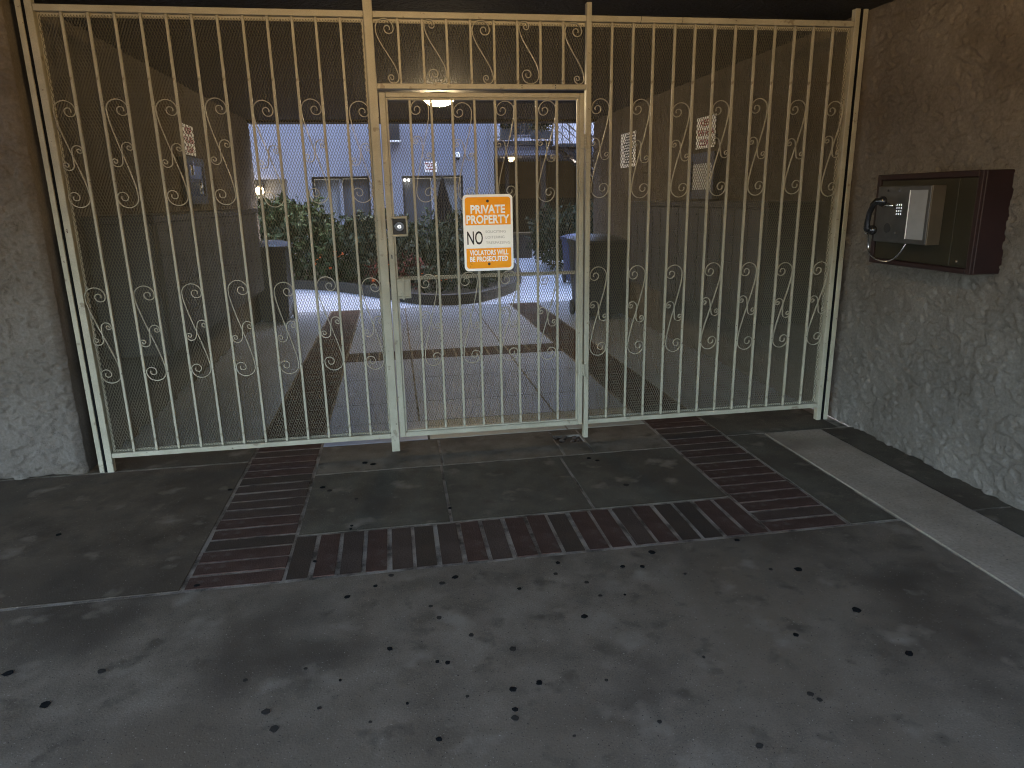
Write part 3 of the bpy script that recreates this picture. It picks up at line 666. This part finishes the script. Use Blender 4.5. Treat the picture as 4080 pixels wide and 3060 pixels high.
hd.tube([rel(ph, p) for p in B], [0.015, 0.019, 0.018, 0.0155, 0.0155, 0.0185, 0.017], 12)
hd.lathe([(0.016, -0.010), (0.027, 0.004), (0.029, 0.018), (0.024, 0.028)], rel(ph, (4.803, -0.690, 1.518)), 16, 'x'); hd.lathe([(0.016, -0.010), (0.027, 0.004), (0.029, 0.018), (0.024, 0.028)], rel(ph, (4.803, -0.630, 1.357)), 16, 'x')
hd.obj('handset', 'black_plastic', ph, smooth=True)
from mathutils import geometry as _g
cp = [(4.80, -0.600, 1.338), (4.84, -0.565, 1.325), (4.86, -0.551, 1.261), (4.86, -0.575, 1.215), (4.86, -0.628, 1.192), (4.86, -0.708, 1.183), (4.86, -0.775, 1.200), (4.862, -0.822, 1.238), (4.873, -0.847, 1.289)]
def smooth_path(P_, n=6):
    P_ = [Vector(p) for p in P_]; out = []
    for i in range(len(P_) - 1):
        a, b, c, d = P_[max(i - 1, 0)], P_[i], P_[i + 1], P_[min(i + 2, len(P_) - 1)]
        for k in range(n):
            t = k / n; out.append(0.5 * ((2 * b) + (c - a) * t + (2 * a - 5 * b + 4 * c - d) * t * t + (3 * b - a - 3 * c + d) * t**3))
    return out + [P_[-1]]
MB().tube([rel(ph, p) for p in smooth_path(cp)], 0.0045, 8).obj('cord', 'chrome', ph, smooth=True)

# ------------------------------------------------------------------ passage fittings
def mailbox_bank(label, side):
    x_wall, x_front = (XL, 0.60) if side < 0 else (XR, 4.75)
    lo, hi = min(x_wall, x_front), max(x_wall, x_front)
    t = thing('mailbox_cabinet', label, 'mailboxes', (x_wall, 2.15, 0.62), 'mailbox cabinets')
    y0, y1 = 0.42, 3.95 if side < 0 else 3.45
    bbox('body', (lo, y0, 0.62), (hi, y1, 1.47), 'cabinet', t, 0.006)
    bbox('top_trim', (lo - 0.02 * (side > 0), y0 - 0.02, 1.4705), (hi + 0.02 * (side < 0), y1 + 0.02, 1.515), 'cabinet', t, 0.005)
    n = 13; w = (y1 - y0 - 0.10) / n
    dm = MB().box((-0.006, -w / 2 + 0.006, -0.098), (0.006, w / 2 - 0.006, 0.098)).mesh('mailbox_door', bevel=0.002); dm.materials.append(MATS['cabinet_door'])
    lm = MB().lathe([(0.010, 0), (0.010, 0.006)], (0, 0, 0), 10, 'x').mesh('lock'); lm.materials.append(MATS['black_matte'])
    for r in range(4):
        for k in range(n):
            d = link('mailbox_door', dm, None, t, (x_front + 0.0065 * (-side) - t.location.x, y0 + 0.05 + w * (k + 0.5) - t.location.y, 0.74 + 0.205 * r - t.location.z))
            l_ = link('lock', lm, None, d, (0.006 if side < 0 else -0.012, w * 0.3 * (1 if side < 0 else -1), 0.05))
    return t
mailbox_bank('long dark mailbox cabinet on the left passage wall, behind the screen', -1)
mailbox_bank('long dark mailbox cabinet on the right passage wall, under the notices', 1)
def wall_text(body, side, x, yc, w, z0, z1, m, parent):
    """lettering facing into the passage from a side wall"""
    me = text_mesh(body, -w / 2, w / 2, 0, z1 - z0, 0, 0.03)
    o = link('lettering', me, m, parent)
    o.rotation_euler = (0, 0, rad(-90) if side > 0 else rad(90)); o.location = rel(parent, (x, yc, z0))
    return o
def area_sign(label, side, yc, w, z0, z1):
    x = XR - 0.018 if side > 0 else XL + 0.018
    t = thing('warning_sign', label, 'sign', (x, yc, z0))
    bbox('plate', (x - 0.002, yc - w / 2, z0), (x + 0.002, yc + w / 2, z1), 'sign_white', t, 0.001)
    xs = x - 0.0035 * side; h = z1 - z0
    for body, ww, a in (('KEEP', 0.55, 0.70), ('THIS AREA', 0.86, 0.40), ('CLEAR', 0.62, 0.08)):
        wall_text(body, side, xs, yc, w * ww, z0 + h * a, z0 + h * (a + 0.21), 'sign_red', t)
area_sign('white sign with red lettering on the right passage wall', 1, 2.34, 0.43, 2.005, 2.295)
area_sign('white sign with red lettering on the left passage wall', -1, 3.07, 0.38, 2.03, 2.305)
# small-print notice on the right wall
nb = thing('notice', 'white small-print notice on the right passage wall near the courtyard', 'notice', (XR - 0.018, 4.65, 1.92))
bbox('sheet', (XR - 0.02, 4.36, 1.93), (XR - 0.016, 4.95, 2.35), 'sign_white', nb, 0.001)
for k in range(11):
    z = 2.315 - k * 0.034; yl = 4.42 + random.uniform(0, 0.05); yr = 4.88 - random.uniform(0, 0.14)
    bbox('print_line', (XR - 0.0215, yl, z - 0.008), (XR - 0.0205, yr, z + 0.008), 'iron_dark', nb)
# glazed cases
def case(label, side, y0, y1, z0, z1, paper):
    x = XR - 0.012 if side > 0 else XL + 0.012; xf = x - 0.06 * side
    t = thing('notice_case', label, 'notice case', (x, (y0 + y1) / 2, z0))
    lo, hi = min(x, xf), max(x, xf)
    bbox('case', (lo, y0, z0), (hi, y1, z1), 'frame_grey', t, 0.004)
    xf2 = xf - 0.012 * side
    lo2, hi2 = min(xf, xf2), max(xf, xf2)
    e = 0.0005
    for (a, b, c, d) in ((y0, y0 + 0.05, z0, z1), (y1 - 0.05, y1, z0, z1), (y0 + 0.0505, y1 - 0.0505, z0, z0 + 0.07), (y0 + 0.0505, y1 - 0.0505, z1 - 0.07, z1)):
        bbox('frame', (lo2 + e, a, c), (hi2 - e, b, d), 'frame_grey', t, 0.002)
    xg = xf - 0.003 * side
    if paper:
        bbox('paper', (min(xf, xg) + e, y0 + 0.07, z0 + 0.09), (max(xf, xg) - e, y1 - 0.07, z1 - 0.10), 'paper', t)
    else:
        bbox('pane', (min(xf, xg) + e, y0 + 0.0505, z0 + 0.0705), (max(xf, xg) - e, y1 - 0.0505, (z0 + z1) / 2 - 0.02), 'glass_dark', t)
        bbox('pane', (min(xf, xg) + e, y0 + 0.0505, (z0 + z1) / 2 + 0.02), (max(xf, xg) - e, y1 - 0.0505, z1 - 0.0705), 'glass_dark', t)
        for (yy_, zz_) in ((y0 + 0.17, (z0 + z1) / 2 + 0.05), (y0 + 0.40, z0 + 0.09)):
            bbox('handle', (min(xg, xg - 0.012 * side) + e, yy_, zz_), (max(xg, xg - 0.012 * side) - e, yy_ + 0.03, zz_ + 0.13), 'chrome', t, 0.003)  # chrome blocks stand in for glints on the glass
case('dark framed case with a white sheet, on the right passage wall', 1, 1.98, 2.54, 1.53, 1.96, True)
case('dark glazed case with two chrome pieces as glass glints, on the left passage wall', -1, 2.66, 3.25, 1.58, 2.00, False)
# dome lamp in the passage
def dome_lamp(label, c, r, glow, group=None):
    t = thing('ceiling_lamp', label, 'lamp', c, group)
    MB().lathe([(r * 1.05, -0.025), (r * 1.08, -0.012), (r * 1.05, 0.0)], (0, 0, 0), 28).obj('base', 'steel_brown', t, smooth=True)
    prof = [(r * math.cos(a), -0.026 - r * 0.55 * math.sin(a)) for a in [rad(q) for q in (0, 15, 30, 45, 60, 75, 86)]]
    MB().lathe(prof, (0, 0, 0), 28).obj('dome', glow, t, smooth=True)
    return t
dome_lamp('lit round dome lamp on the passage ceiling above the gate', (2.66, 3.75, CEIL - 0.001), 0.17, 'lamp_glow')
pl_ = thing('ceiling_lamp', 'lit drum lamp with a metal pan on the entry ceiling near the street', 'lamp', (2.4, -3.6, CEIL - 0.001))
MB().lathe([(0.13, -0.02), (0.13, 0.0)], (0, 0, 0), 28).obj('base', 'steel_brown', pl_)
MB().lathe([(0.10, -0.135), (0.10, -0.021)], (0, 0, 0), 28).obj('drum', 'lamp_glow_porch', pl_, smooth=False)
MB().lathe([(0.10, -0.146), (0.28, -0.140), (0.285, -0.1365), (0.10, -0.1365)], (0, 0, 0), 36).obj('pan', 'steel_brown', pl_)

# ------------------------------------------------------------------ wheeled bins
def wheeled_bin(label, loc, w, d, h, m, lidm, rot=0.0, group='wheeled bins', lid_open=0.0):
    t = thing('wheeled_bin', label, 'bin', loc, group); t.rotation_euler = (0, 0, rot)
    k = 0.82; hb = h * 0.93; mb = MB()
    vb = [(-w / 2 * k, -d / 2 * k, 0.04), (w / 2 * k, -d / 2 * k, 0.04), (w / 2 * k, d / 2 * 0.8, 0.04), (-w / 2 * k, d / 2 * 0.8, 0.04)]
    vt = [(-w / 2, -d / 2, hb), (w / 2, -d / 2, hb), (w / 2, d / 2, hb), (-w / 2, d / 2, hb)]
    mb.add(vb + vt, [(0, 3, 2, 1), (4, 5, 6, 7), (0, 1, 5, 4), (1, 2, 6, 5), (2, 3, 7, 6), (3, 0, 4, 7)])
    mb.obj('body', m, t, bevel=0.03, segs=3)
    MB().box((-w / 2 - 0.015, -d / 2 - 0.015, hb - 0.05), (w / 2 + 0.015, d / 2 + 0.015, hb - 0.008)).obj('rim', m, t, bevel=0.008, segs=2)
    # domed lid
    L = MB(); n = 9; vs_ = []; fs_ = []
    for i in range(n):
        for j in range(n):
            u = i / (n - 1) * 2 - 1; v = j / (n - 1) * 2 - 1
            z = (1 - abs(u) ** 3.5) * (1 - abs(v) ** 3.5) * h * 0.06
            vs_.append((u * (w / 2 + 0.02), v * (d / 2 + 0.025), z))
    for i in range(n - 1):
        for j in range(n - 1): fs_.append((i * n + j, (i + 1) * n + j, (i + 1) * n + j + 1, i * n + j + 1))
    L.add(vs_, fs_); L.box((-w / 2 - 0.02, -d / 2 - 0.025, -0.012), (w / 2 + 0.02, d / 2 + 0.025, -0.001))
    lo = L.obj('lid', lidm, t, smooth=False); lo.location = (0, 0, hb + 0.006)
    for p in lo.data.polygons: p.use_smooth = len(p.vertices) == 4 and p.index < (n - 1) ** 2
    MB().tube([(-w * 0.32, d / 2 + 0.03, hb - 0.03), (-w * 0.32, d / 2 + 0.08, hb - 0.02), (w * 0.32, d / 2 + 0.08, hb - 0.02), (w * 0.32, d / 2 + 0.03, hb - 0.03)], 0.013, 8).obj('handle', m, t, smooth=True)
    for s in (-1, 1):
        wl = MB().lathe([(0.07, -0.02), (0.10, -0.018), (0.10, 0.018), (0.07, 0.02)], (s * (w / 2 * k + 0.012), d / 2 * 0.72, 0.10), 18, 'x').obj('wheel', 'black_matte', t)
    MB().box((-w * 0.28, -d / 2 * 0.93 - 0.012, h * 0.62), (w * 0.28, -d / 2 * 0.93 - 0.004, h * 0.64)).obj('moulded_bar', m, t)
    return t
wheeled_bin('large black wheeled bin with domed lid behind the right iron panel', (4.735, 4.76, 0), 0.62, 0.72, 1.10, 'bin_black', 'bin_black')
wheeled_bin('blue wheeled bin at the edge of the courtyard path, beyond the black bin', (5.52, 8.5, 0), 0.62, 0.66, 0.92, 'bin_blue', 'bin_blue')
wheeled_bin('black wheeled bin with glossy lid at the courtyard end of the left passage wall', (0.46, 5.55, 0), 0.44, 0.66, 1.10, 'bin_black', 'bin_lid')

# ------------------------------------------------------------------ courtyard planting
def ellipsoid_leaves(n, boxes, size, seed):
    """leaf quads spread through a set of ellipsoids (cx,cy,cz,rx,ry,rz)"""
    rs = np.random.RandomState(seed); wts = np.array([b[3] * b[4] * b[5] for b in boxes]); wts /= wts.sum()
    V = []; F = []
    for bi, b in enumerate(boxes):
        m = int(n * wts[bi]); d = rs.normal(size=(m, 3)); d /= np.linalg.norm(d, axis=1)[:, None]
        r = rs.uniform(0.25, 1.0, m) ** 0.4 * rs.uniform(0.9, 1.12, m)
        lump = 1 + 0.18 * np.sin(d[:, 0] * 7 + seed) * np.sin(d[:, 2] * 9 + bi) + 0.1 * np.sin(d[:, 1] * 13)
        P = d * (r * lump)[:, None] * np.array(b[3:6]) + np.array(b[:3])
        P = P[P[:, 2] > 0.04]
        for p in P:
            a = rs.normal(size=3); a /= np.linalg.norm(a); c = np.cross(a, rs.normal(size=3)); c /= np.linalg.norm(c)
            s = size * rs.uniform(0.6, 1.3); o = len(V); e = np.cross(a, c) * s * 0.12
            V += [p - a * s, p + c * s * 0.42 + e, p + a * s, p - c * s * 0.42 + e]; F += [(o, o + 1, o + 2), (o, o + 2, o + 3)]
    return V, F
def shrub(label, boxes, n, size, m, seed, stems, group='shrubs in the curved bed', name='shrub'):
    base = (boxes[0][0], boxes[0][1], 0.0)
    t = thing(name, label, 'shrub', base, group)
    bx = [(b[0] - base[0], b[1] - base[1], b[2], b[3], b[4], b[5]) for b in boxes]
    V, F = ellipsoid_leaves(n, bx, size, seed)
    me = bpy.data.meshes.new('foliage'); me.from_pydata([tuple(v) for v in V], [], F); me.update(); link('foliage', me, m, t)
    st = MB(); rs = random.Random(seed)
    for k in range(stems):
        b = rs.choice(bx); q = (b[0] + rs.uniform(-0.6, 0.6) * b[3], b[1] + rs.uniform(-0.6, 0.6) * b[4], b[2] + b[5] * rs.uniform(0, 0.7))
        s0 = (q[0] * 0.35 + b[0] * 0.3, q[1] * 0.35 + b[1] * 0.3, 0.0); mid = ((s0[0] + q[0]) / 2 + rs.uniform(-.05, .05), (s0[1] + q[1]) / 2, q[2] * 0.55)
        st.tube([s0, mid, q], [0.016, 0.011, 0.005], 5)
    st.obj('stem', 'bark', t)
    return t
# curved planting bed with a low kerb
KP = [(-9, 10.6), (-3.0, 10.5), (-1.2, 10.2), (0.12, 9.5), (1.1, 8.76), (2.02, 7.4), (2.45, 6.75), (2.8, 6.5), (3.15, 6.55), (3.42, 6.8), (3.92, 7.6), (4.25, 8.7), (4.46, 9.8), (4.6, 11.2), (4.58, 12.9)]
KS = [(p.x, p.y) for p in smooth_path([(x, y, 0) for x, y in KP], 5)]
bed = struct(MB().prism(KS + [(-9, 12.9)], 0.002, 0.11).obj('planting_bed', 'soil'))
kb = MB(); pts = KS
inn = []
for i, (x, y) in enumerate(pts):
    xa, ya = pts[max(i - 1, 0)]; xb, yb = pts[min(i + 1, len(pts) - 1)]; L = math.hypot(xb - xa, yb - ya); inn.append((x - (yb - ya) / L * 0.14 * -1, y + (xb - xa) / L * 0.14 * -1))
out = pts
for i in range(len(pts) - 1):
    a, b, c, d = out[i], out[i + 1], inn[i + 1], inn[i]
    kb.add([(a[0], a[1], 0.002), (b[0], b[1], 0.002), (c[0], c[1], 0.002), (d[0], d[1], 0.002), (a[0], a[1], 0.16), (b[0], b[1], 0.16), (c[0], c[1], 0.16), (d[0], d[1], 0.16)],
           [(0, 3, 2, 1), (4, 5, 6, 7), (0, 1, 5, 4), (2, 3, 7, 6)])
kerb = kb.obj('kerb', 'kerb'); struct(kerb)
shrub('tall bright green bush at the left end of the curved bed', [(0.35, 9.9, 0.85, 0.75, 0.55, 0.75), (-0.45, 10.5, 0.9, 0.7, 0.5, 0.75), (0.0, 10.2, 1.25, 0.5, 0.4, 0.4)], 5200, 0.075, 'leaf_mid', 11, 10)
shrub('loose green bush in a dip of the curved bed, left of the gate post', [(1.15, 9.4, 0.62, 0.6, 0.5, 0.55), (0.8, 9.6, 0.85, 0.3, 0.3, 0.45)], 2600, 0.08, 'leaf_mid', 12, 7)
shrub('rounded blue green bush behind the gate lock', [(1.85, 8.9, 0.75, 0.62, 0.55, 0.68), (2.25, 8.7, 0.6, 0.45, 0.45, 0.55), (1.55, 9.2, 0.95, 0.4, 0.4, 0.42)], 4600, 0.06, 'leaf_cool', 13, 8)
shrub('clipped dark green hedge behind the orange sign', [(2.75, 9.3, 0.7, 0.55, 0.6, 0.62), (3.35, 9.4, 0.72, 0.6, 0.6, 0.63), (3.9, 9.9, 0.65, 0.5, 0.7, 0.6), (3.1, 8.6, 0.5, 0.6, 0.5, 0.5)], 6000, 0.055, 'leaf_cool', 14, 8)
shrub('low red leaved plant at the front of the curved bed', [(2.35, 7.75, 0.38, 0.38, 0.35, 0.32), (1.85, 8.15, 0.4, 0.3, 0.3, 0.3)], 420, 0.05, 'leaf_red', 15, 6)
shrub('low dark leaved plants filling the tip of the curved bed', [(2.75, 7.2, 0.32, 0.45, 0.4, 0.24), (3.35, 7.5, 0.34, 0.45, 0.45, 0.26), (3.75, 8.3, 0.4, 0.35, 0.5, 0.32), (2.2, 8.2, 0.5, 0.5, 0.4, 0.4)], 2600, 0.055, 'leaf_dark', 16, 6)
shrub('dark bushy hedge beside the courtyard path, right of the gate', [(5.55, 11.0, 0.72, 0.55, 0.6, 0.66), (6.2, 10.6, 0.75, 0.6, 0.6, 0.68), (5.9, 12.0, 0.7, 0.6, 0.7, 0.68), (6.8, 11.5, 0.75, 0.7, 0.8, 0.7)], 6000, 0.06, 'leaf_dark', 17, 8, 'shrubs beside the far path')
# orange blossoms scattered in the bed
fl = [(0.75, 8.95, 0.62), (0.62, 9.05, 0.48), (0.9, 9.0, 0.40), (1.02, 8.85, 0.70), (1.15, 8.8, 0.66), (1.95, 7.75, 0.52), (2.05, 7.7, 0.30), (1.7, 8.0, 0.25), (2.72, 6.95, 0.42), (2.95, 6.95, 0.36), (2.5, 7.1, 0.40), (3.1, 7.1, 0.42)]
fm = MB()
for k in range(6):
    a = 2 * math.pi * k / 6; fm.add([(0, 0, 0), (0.022 * math.cos(a - 0.4), 0.022 * math.sin(a - 0.4), 0.012), (0.036 * math.cos(a), 0.036 * math.sin(a), 0.006), (0.022 * math.cos(a + 0.4), 0.022 * math.sin(a + 0.4), 0.012)], [(0, 1, 2, 3)])
fm.tube([(0, 0, 0), (0.01, 0.0, -0.10), (0.0, 0.02, -0.22)], 0.003, 4)
fme = fm.mesh('flower'); fme.materials.append(MATS['petal_orange'])
for i, (x, y, z) in enumerate(fl):
    o = link('flower', fme, None, None, (x, y, z)); o.rotation_euler = (rad(random.uniform(40, 80)), 0, random.uniform(-1, 1))
    tag(o, 'small orange blossom among the dark leaves of the curved bed', 'flower', 'orange blossoms in the bed')
# closed parasol
um = thing('closed_parasol', 'closed black parasol standing against the pale doors behind the hedge', 'parasol', (3.19, 11.4, 0.11))
cl = MB(); n = 18; prof = [(0.30, 0.55), (0.27, 0.75), (0.215, 1.1), (0.13, 1.5), (0.06, 1.78), (0.03, 1.90)]
vs_ = []; fs_ = []
for r, h in prof:
    for k in range(n * 2):
        a = math.pi * k / n; q = r * (1.0 if k % 2 else 0.72); vs_.append((q * math.cos(a), q * math.sin(a), h))
for i in range(len(prof) - 1):
    for k in range(2 * n): fs_.append((i * 2 * n + k, i * 2 * n + (k + 1) % (2 * n), (i + 1) * 2 * n + (k + 1) % (2 * n), (i + 1) * 2 * n + k))
cl.add(vs_, fs_); cl.obj('cloth', 'umbrella_cloth', um)
MB().tube([(0, 0, 0), (0, 0, 1.9)], 0.02, 10).obj('pole', 'iron_dark', um); MB().lathe([(0.02, 1.9), (0.028, 1.93), (0.012, 1.98)], (0, 0, 0), 10).obj('finial', 'iron_dark', um)
MB().lathe([(0.25, 0), (0.25, 0.05), (0.05, 0.09)], (0, 0, 0), 20).obj('base', 'iron_dark', um)
# ------------------------------------------------------------------ buildings round the courtyard
YB = 13.0
ab = thing('apartment_building', 'pale stucco apartment building with sliding doors across the courtyard', 'building', (0, YB, 0))
OP = [(-1.02, -0.26, 2.10), (0.29, 1.60, 2.135), (2.36, 3.80, 2.125)]
xs_ = [-12.0]
for (a, b, h) in OP: xs_ += [a, b]
xs_.append(4.40)
wl = MB()
for i in range(0, len(xs_), 2): wl.box((xs_[i], 0, 0), (xs_[i + 1], 0.3, 2.14))
wl.box((-12, 0, 2.1405), (4.40, 0.3, 9.4))
wl.obj('wall', 'wall_white', ab)
for (a, b, h) in OP: MB().box((a - 0.0, 0.0005, h), (b + 0.0, 0.2995, 2.14)).obj('lintel', 'wall_white', ab)
MB().box((4.4005, 0.02, 0), (4.56, 5.0, 9.4)).obj('corner_pilaster', 'wall_grey', ab)
MB().box((-12.1, -0.25, 9.4005), (4.7, 5.2, 9.6)).obj('roof', 'wall_grey', ab)
def sliding(a, b, h, left, right):
    m = (a + b) / 2
    w = MB().box((a, 0.10, 0.0), (a + 0.05, 0.16, h)).obj('door_frame', 'frame_grey', ab)
    MB().box((b - 0.05, 0.10, 0), (b, 0.16, h)).obj('door_frame', 'frame_grey', ab); MB().box((a + 0.0505, 0.10, h - 0.05), (b - 0.0505, 0.16, h)).obj('door_frame', 'frame_grey', ab)
    MB().box((m - 0.045, 0.09, 0), (m + 0.02, 0.16, h - 0.0505)).obj('door_frame', 'wall_white', ab)
    for (x0, x1, mm) in ((a + 0.0505, m - 0.0455, left), (m + 0.0205, b - 0.0505, right)):
        p = MB().box((x0, 0.165, 0), (x1, 0.185, h - 0.051)).obj('door_pane', mm, ab)
sliding(0.29, 1.60, 2.135, 'curtain', 'curtain_dark'); sliding(2.36, 3.80, 2.125, 'curtain_dark', 'curtain')
MB().box((-1.02, 0.16, 0), (-0.26, 0.18, 2.10)).obj('door_pane', 'curtain', ab)
ac = thing('air_conditioner', 'boxy grey air conditioner hanging from the pale building wall', 'air conditioner', (2.235, YB - 0.005, 2.84))
bbox('case', (2.11, YB - 0.30, 2.90), (2.36, YB - 0.005, 3.26), 'planter_dark', ac, 0.01)
for k in range(5): bbox('grille_slat', (2.13, YB - 0.306, 2.95 + k * 0.055), (2.34, YB - 0.3005, 2.975 + k * 0.055), 'frame_grey', ac)
bbox('bracket', (2.10, YB - 0.32, 2.868), (2.37, YB - 0.01, 2.899), 'sign_white', ac, 0.003)
fs = thing('warning_sign', 'small white sign with red marks on the pale building above the doors', 'sign', (3.045, YB - 0.005, 2.2))
bbox('plate', (2.90, YB - 0.02, 2.205), (3.195, YB - 0.005, 2.44), 'sign_white', fs, 0.002)
for (z, a, b) in ((2.395, 2.92, 3.17), (2.335, 2.97, 3.13), (2.27, 2.93, 3.16)):
    x = a
    while x < b - 0.01:
        w_ = random.uniform(0.018, 0.034); bbox('red_mark', (x, YB - 0.0215, z - 0.018), (min(x + w_, b), YB - 0.0205, z + 0.018), 'sign_red', fs); x += w_ + 0.010
wlp = thing('wall_lamp', 'lit wall lamp on the pale building above the left bush', 'lamp', (-0.86, YB, 1.75))
bbox('back_plate', (-0.92, YB - 0.03, 1.86), (-0.80, YB + 0.165, 1.98), 'iron_dark', wlp, 0.004)
MB().lathe([(0.05, 0), (0.085, 0.04), (0.085, 0.12), (0.04, 0.16)], (0, -0.12, 0.02), 16).obj('glass_shade', 'lamp_glow_far', wlp, smooth=True)
sc = thing('security_camera', 'small dark dome camera on a white bracket on the pale building', 'camera', (3.69, YB, 2.5))
bbox('bracket', (3.64, YB - 0.12, 2.53), (3.74, YB - 0.005, 2.64), 'sign_white', sc, 0.01)
MB().lathe([(0.055, 0.0), (0.05, -0.035), (0.025, -0.06)], (0, -0.07, 0.028), 14).obj('dome', 'black_plastic', sc, smooth=True)
fl_ = thing('floodlight', 'small twin floodlight at the corner of the doors across the courtyard', 'lamp', (2.43, YB + 0.02, 2.03))
bbox('mount', (2.39, YB + 0.03, 2.055), (2.55, YB + 0.09, 2.10), 'frame_grey', fl_, 0.004)
for x in (2.425, 2.51): MB().lathe([(0.022, 0), (0.03, -0.05), (0.026, -0.055)], rel(fl_, (x, YB + 0.06, 2.035)), 12, 'y').obj('lamp_head', 'bulb_white', fl_)

sb = MB().box((9.6, YE, 0), (10, 16.9, 9.4)); tag(sb.obj('sky_block_side', 'wall_grey'), 'unseen grey block added right of the courtyard to cut sky light', 'building')  # unseen block, added to dim the courtyard from the right
sb = MB().box((-9, YE, 0), (-8.6, YB - 0.01, 9.4)); tag(sb.obj('sky_block_side', 'wall_grey'), 'unseen grey block added left of the courtyard to cut sky light', 'building')  # its unseen counterpart on the left, also added to dim the courtyard
# rear building with gallery
rb = thing('gallery_building', 'rear building with iron gallery above a brown lit porch', 'building', (7, 17, 0))
def rbx(n, a, b, m, bevel=0.0): return bbox(n, a, b, m, rb, bevel)
rbx('back_wall', (4.57, 20.6, 0), (12, 20.9, 2.80), 'brown_wall'); rbx('side_wall', (4.57, 17.0, 0), (5.10, 20.59, 2.78), 'brown_dark')
rbx('side_wall', (8.6, 17.0, 0), (12, 20.59, 2.78), 'brown_wall')
rbx('gallery_floor', (4.57, 16.9, 2.7905), (12, 20.9, 3.05), 'wall_white'); rbx('gallery_beam', (4.57, 16.7, 3.0505), (6.85, 16.95, 3.17), 'iron_dark')
rbx('upper_wall', (4.57, 18.6, 3.0515), (12, 18.9, 9.4), 'wall_white')
rbx('column', (6.55, 17.05, 0), (6.70, 17.25, 2.789), 'brown_dark'); rbx('column', (5.55, 17.6, 0), (5.66, 17.75, 2.789), 'brown_dark')
rbx('dado', (5.101, 20.50, 0), (8.599, 20.59, 1.55), 'brown_dark'); rbx('dado_cap', (5.101, 20.47, 1.5505), (8.599, 20.595, 1.60), 'brown_wall')
rbx('window', (5.9, 18.55, 3.5), (7.0, 18.599, 4.6), 'glass_dark'); rbx('door', (5.75, 20.44, 0.0), (6.5, 20.499, 2.05), 'brown_dark', 0.01)
rl = MB(); rl.box((-2.43, -0.25, 4.02), (-0.15, -0.21, 4.06)); rl.box((-2.43, -0.25, 3.27), (-0.15, -0.21, 3.30)); rl.obj('railing_rail', 'iron_dark', rb)
bm1 = MB().box((-0.01, -0.01, 3.171), (0.01, 0.01, 4.02)).mesh('baluster'); bm1.materials.append(MATS['iron_dark'])
for k in range(20): link('baluster', bm1, None, rb, (-2.40 + k * 0.118, -0.23, 0))
def flower_box(label, x0, x1, z0, z1, seed):
    t = thing('planter_box', label, 'planter', ((x0 + x1) / 2, 16.66, z0), 'planters on the gallery')
    bbox('box', (x0, 16.56, z0), (x1, 16.74, z1), 'planter_dark', t, 0.006)
    V, F = ellipsoid_leaves(260, [(0, 0, z1 - z0 + 0.10, (x1 - x0) / 2, 0.14, 0.20)], 0.06, seed)
    me = bpy.data.meshes.new('plant'); me.from_pydata([tuple(v) for v in V], [], F); me.update(); link('plant', me, 'leaf_dark', t)
flower_box('dark square planter at the left end of the rear gallery railing', 5.28, 5.62, 3.20, 3.50, 31)
flower_box('long dark planter in the middle of the rear gallery railing', 6.18, 6.80, 3.22, 3.44, 32)
dl = thing('ceiling_lamp', 'lit dome lamp under the rear gallery', 'lamp', (5.78, 18.0, 2.789))
MB().lathe([(0.15, -0.02), (0.15, 0)], (0, 0, 0), 20).obj('base', 'steel_brown', dl)
MB().lathe([(0.14, -0.021), (0.125, -0.07), (0.08, -0.11), (0.02, -0.125)], (0, 0, 0), 20).obj('dome', 'lamp_glow_far', dl, smooth=True)
st = thing('outdoor_stair', 'dark iron stair running down from the rear gallery', 'stair', (6.9, 16.3, 0))
A = Vector((0, 0, 3.0)); Bv = Vector((3.4, 0, 0.25))
for yy_ in (-0.5, 0.35):
    MB().tube([(A.x - 0.0, yy_, A.z), (Bv.x, yy_, Bv.z)], 0.07, 4).obj('stringer', 'iron_dark', st)
    MB().tube([(A.x - 0.0, yy_, A.z + 0.92), (Bv.x, yy_, Bv.z + 0.92)], 0.024, 6).obj('handrail', 'iron_dark', st)
    MB().tube([(A.x - 0.0, yy_, A.z + 0.5), (Bv.x, yy_, Bv.z + 0.5)], 0.014, 6).obj('mid_rail', 'iron_dark', st)
    for k in range(9):
        p = A.lerp(Bv, k / 8); MB().tube([(p.x, yy_, p.z), (p.x, yy_, p.z + 0.92)], 0.014, 5).obj('post', 'iron_dark', st)
for k in range(14):
    p = A.lerp(Bv, (k + 0.5) / 14); MB().box((p.x - 0.14, -0.45, p.z - 0.02), (p.x + 0.14, 0.30, p.z + 0.02)).obj('tread', 'iron_dark', st)
MB().box((-0.10, -0.6, 2.93), (0.9, 0.6, 3.02)).obj('landing', 'iron_dark', st)
lw = thing('low_wall', 'low brown wall beside the far end of the courtyard path', 'wall', (5.45, 14.6, 0))
bbox('wall', (5.0, 14.5, 0), (5.75, 14.7, 0.62), 'brown_dark', lw, 0.01); bbox('cap', (4.96, 14.46, 0.6205), (5.79, 14.74, 0.68), 'brown_wall', lw, 0.008)
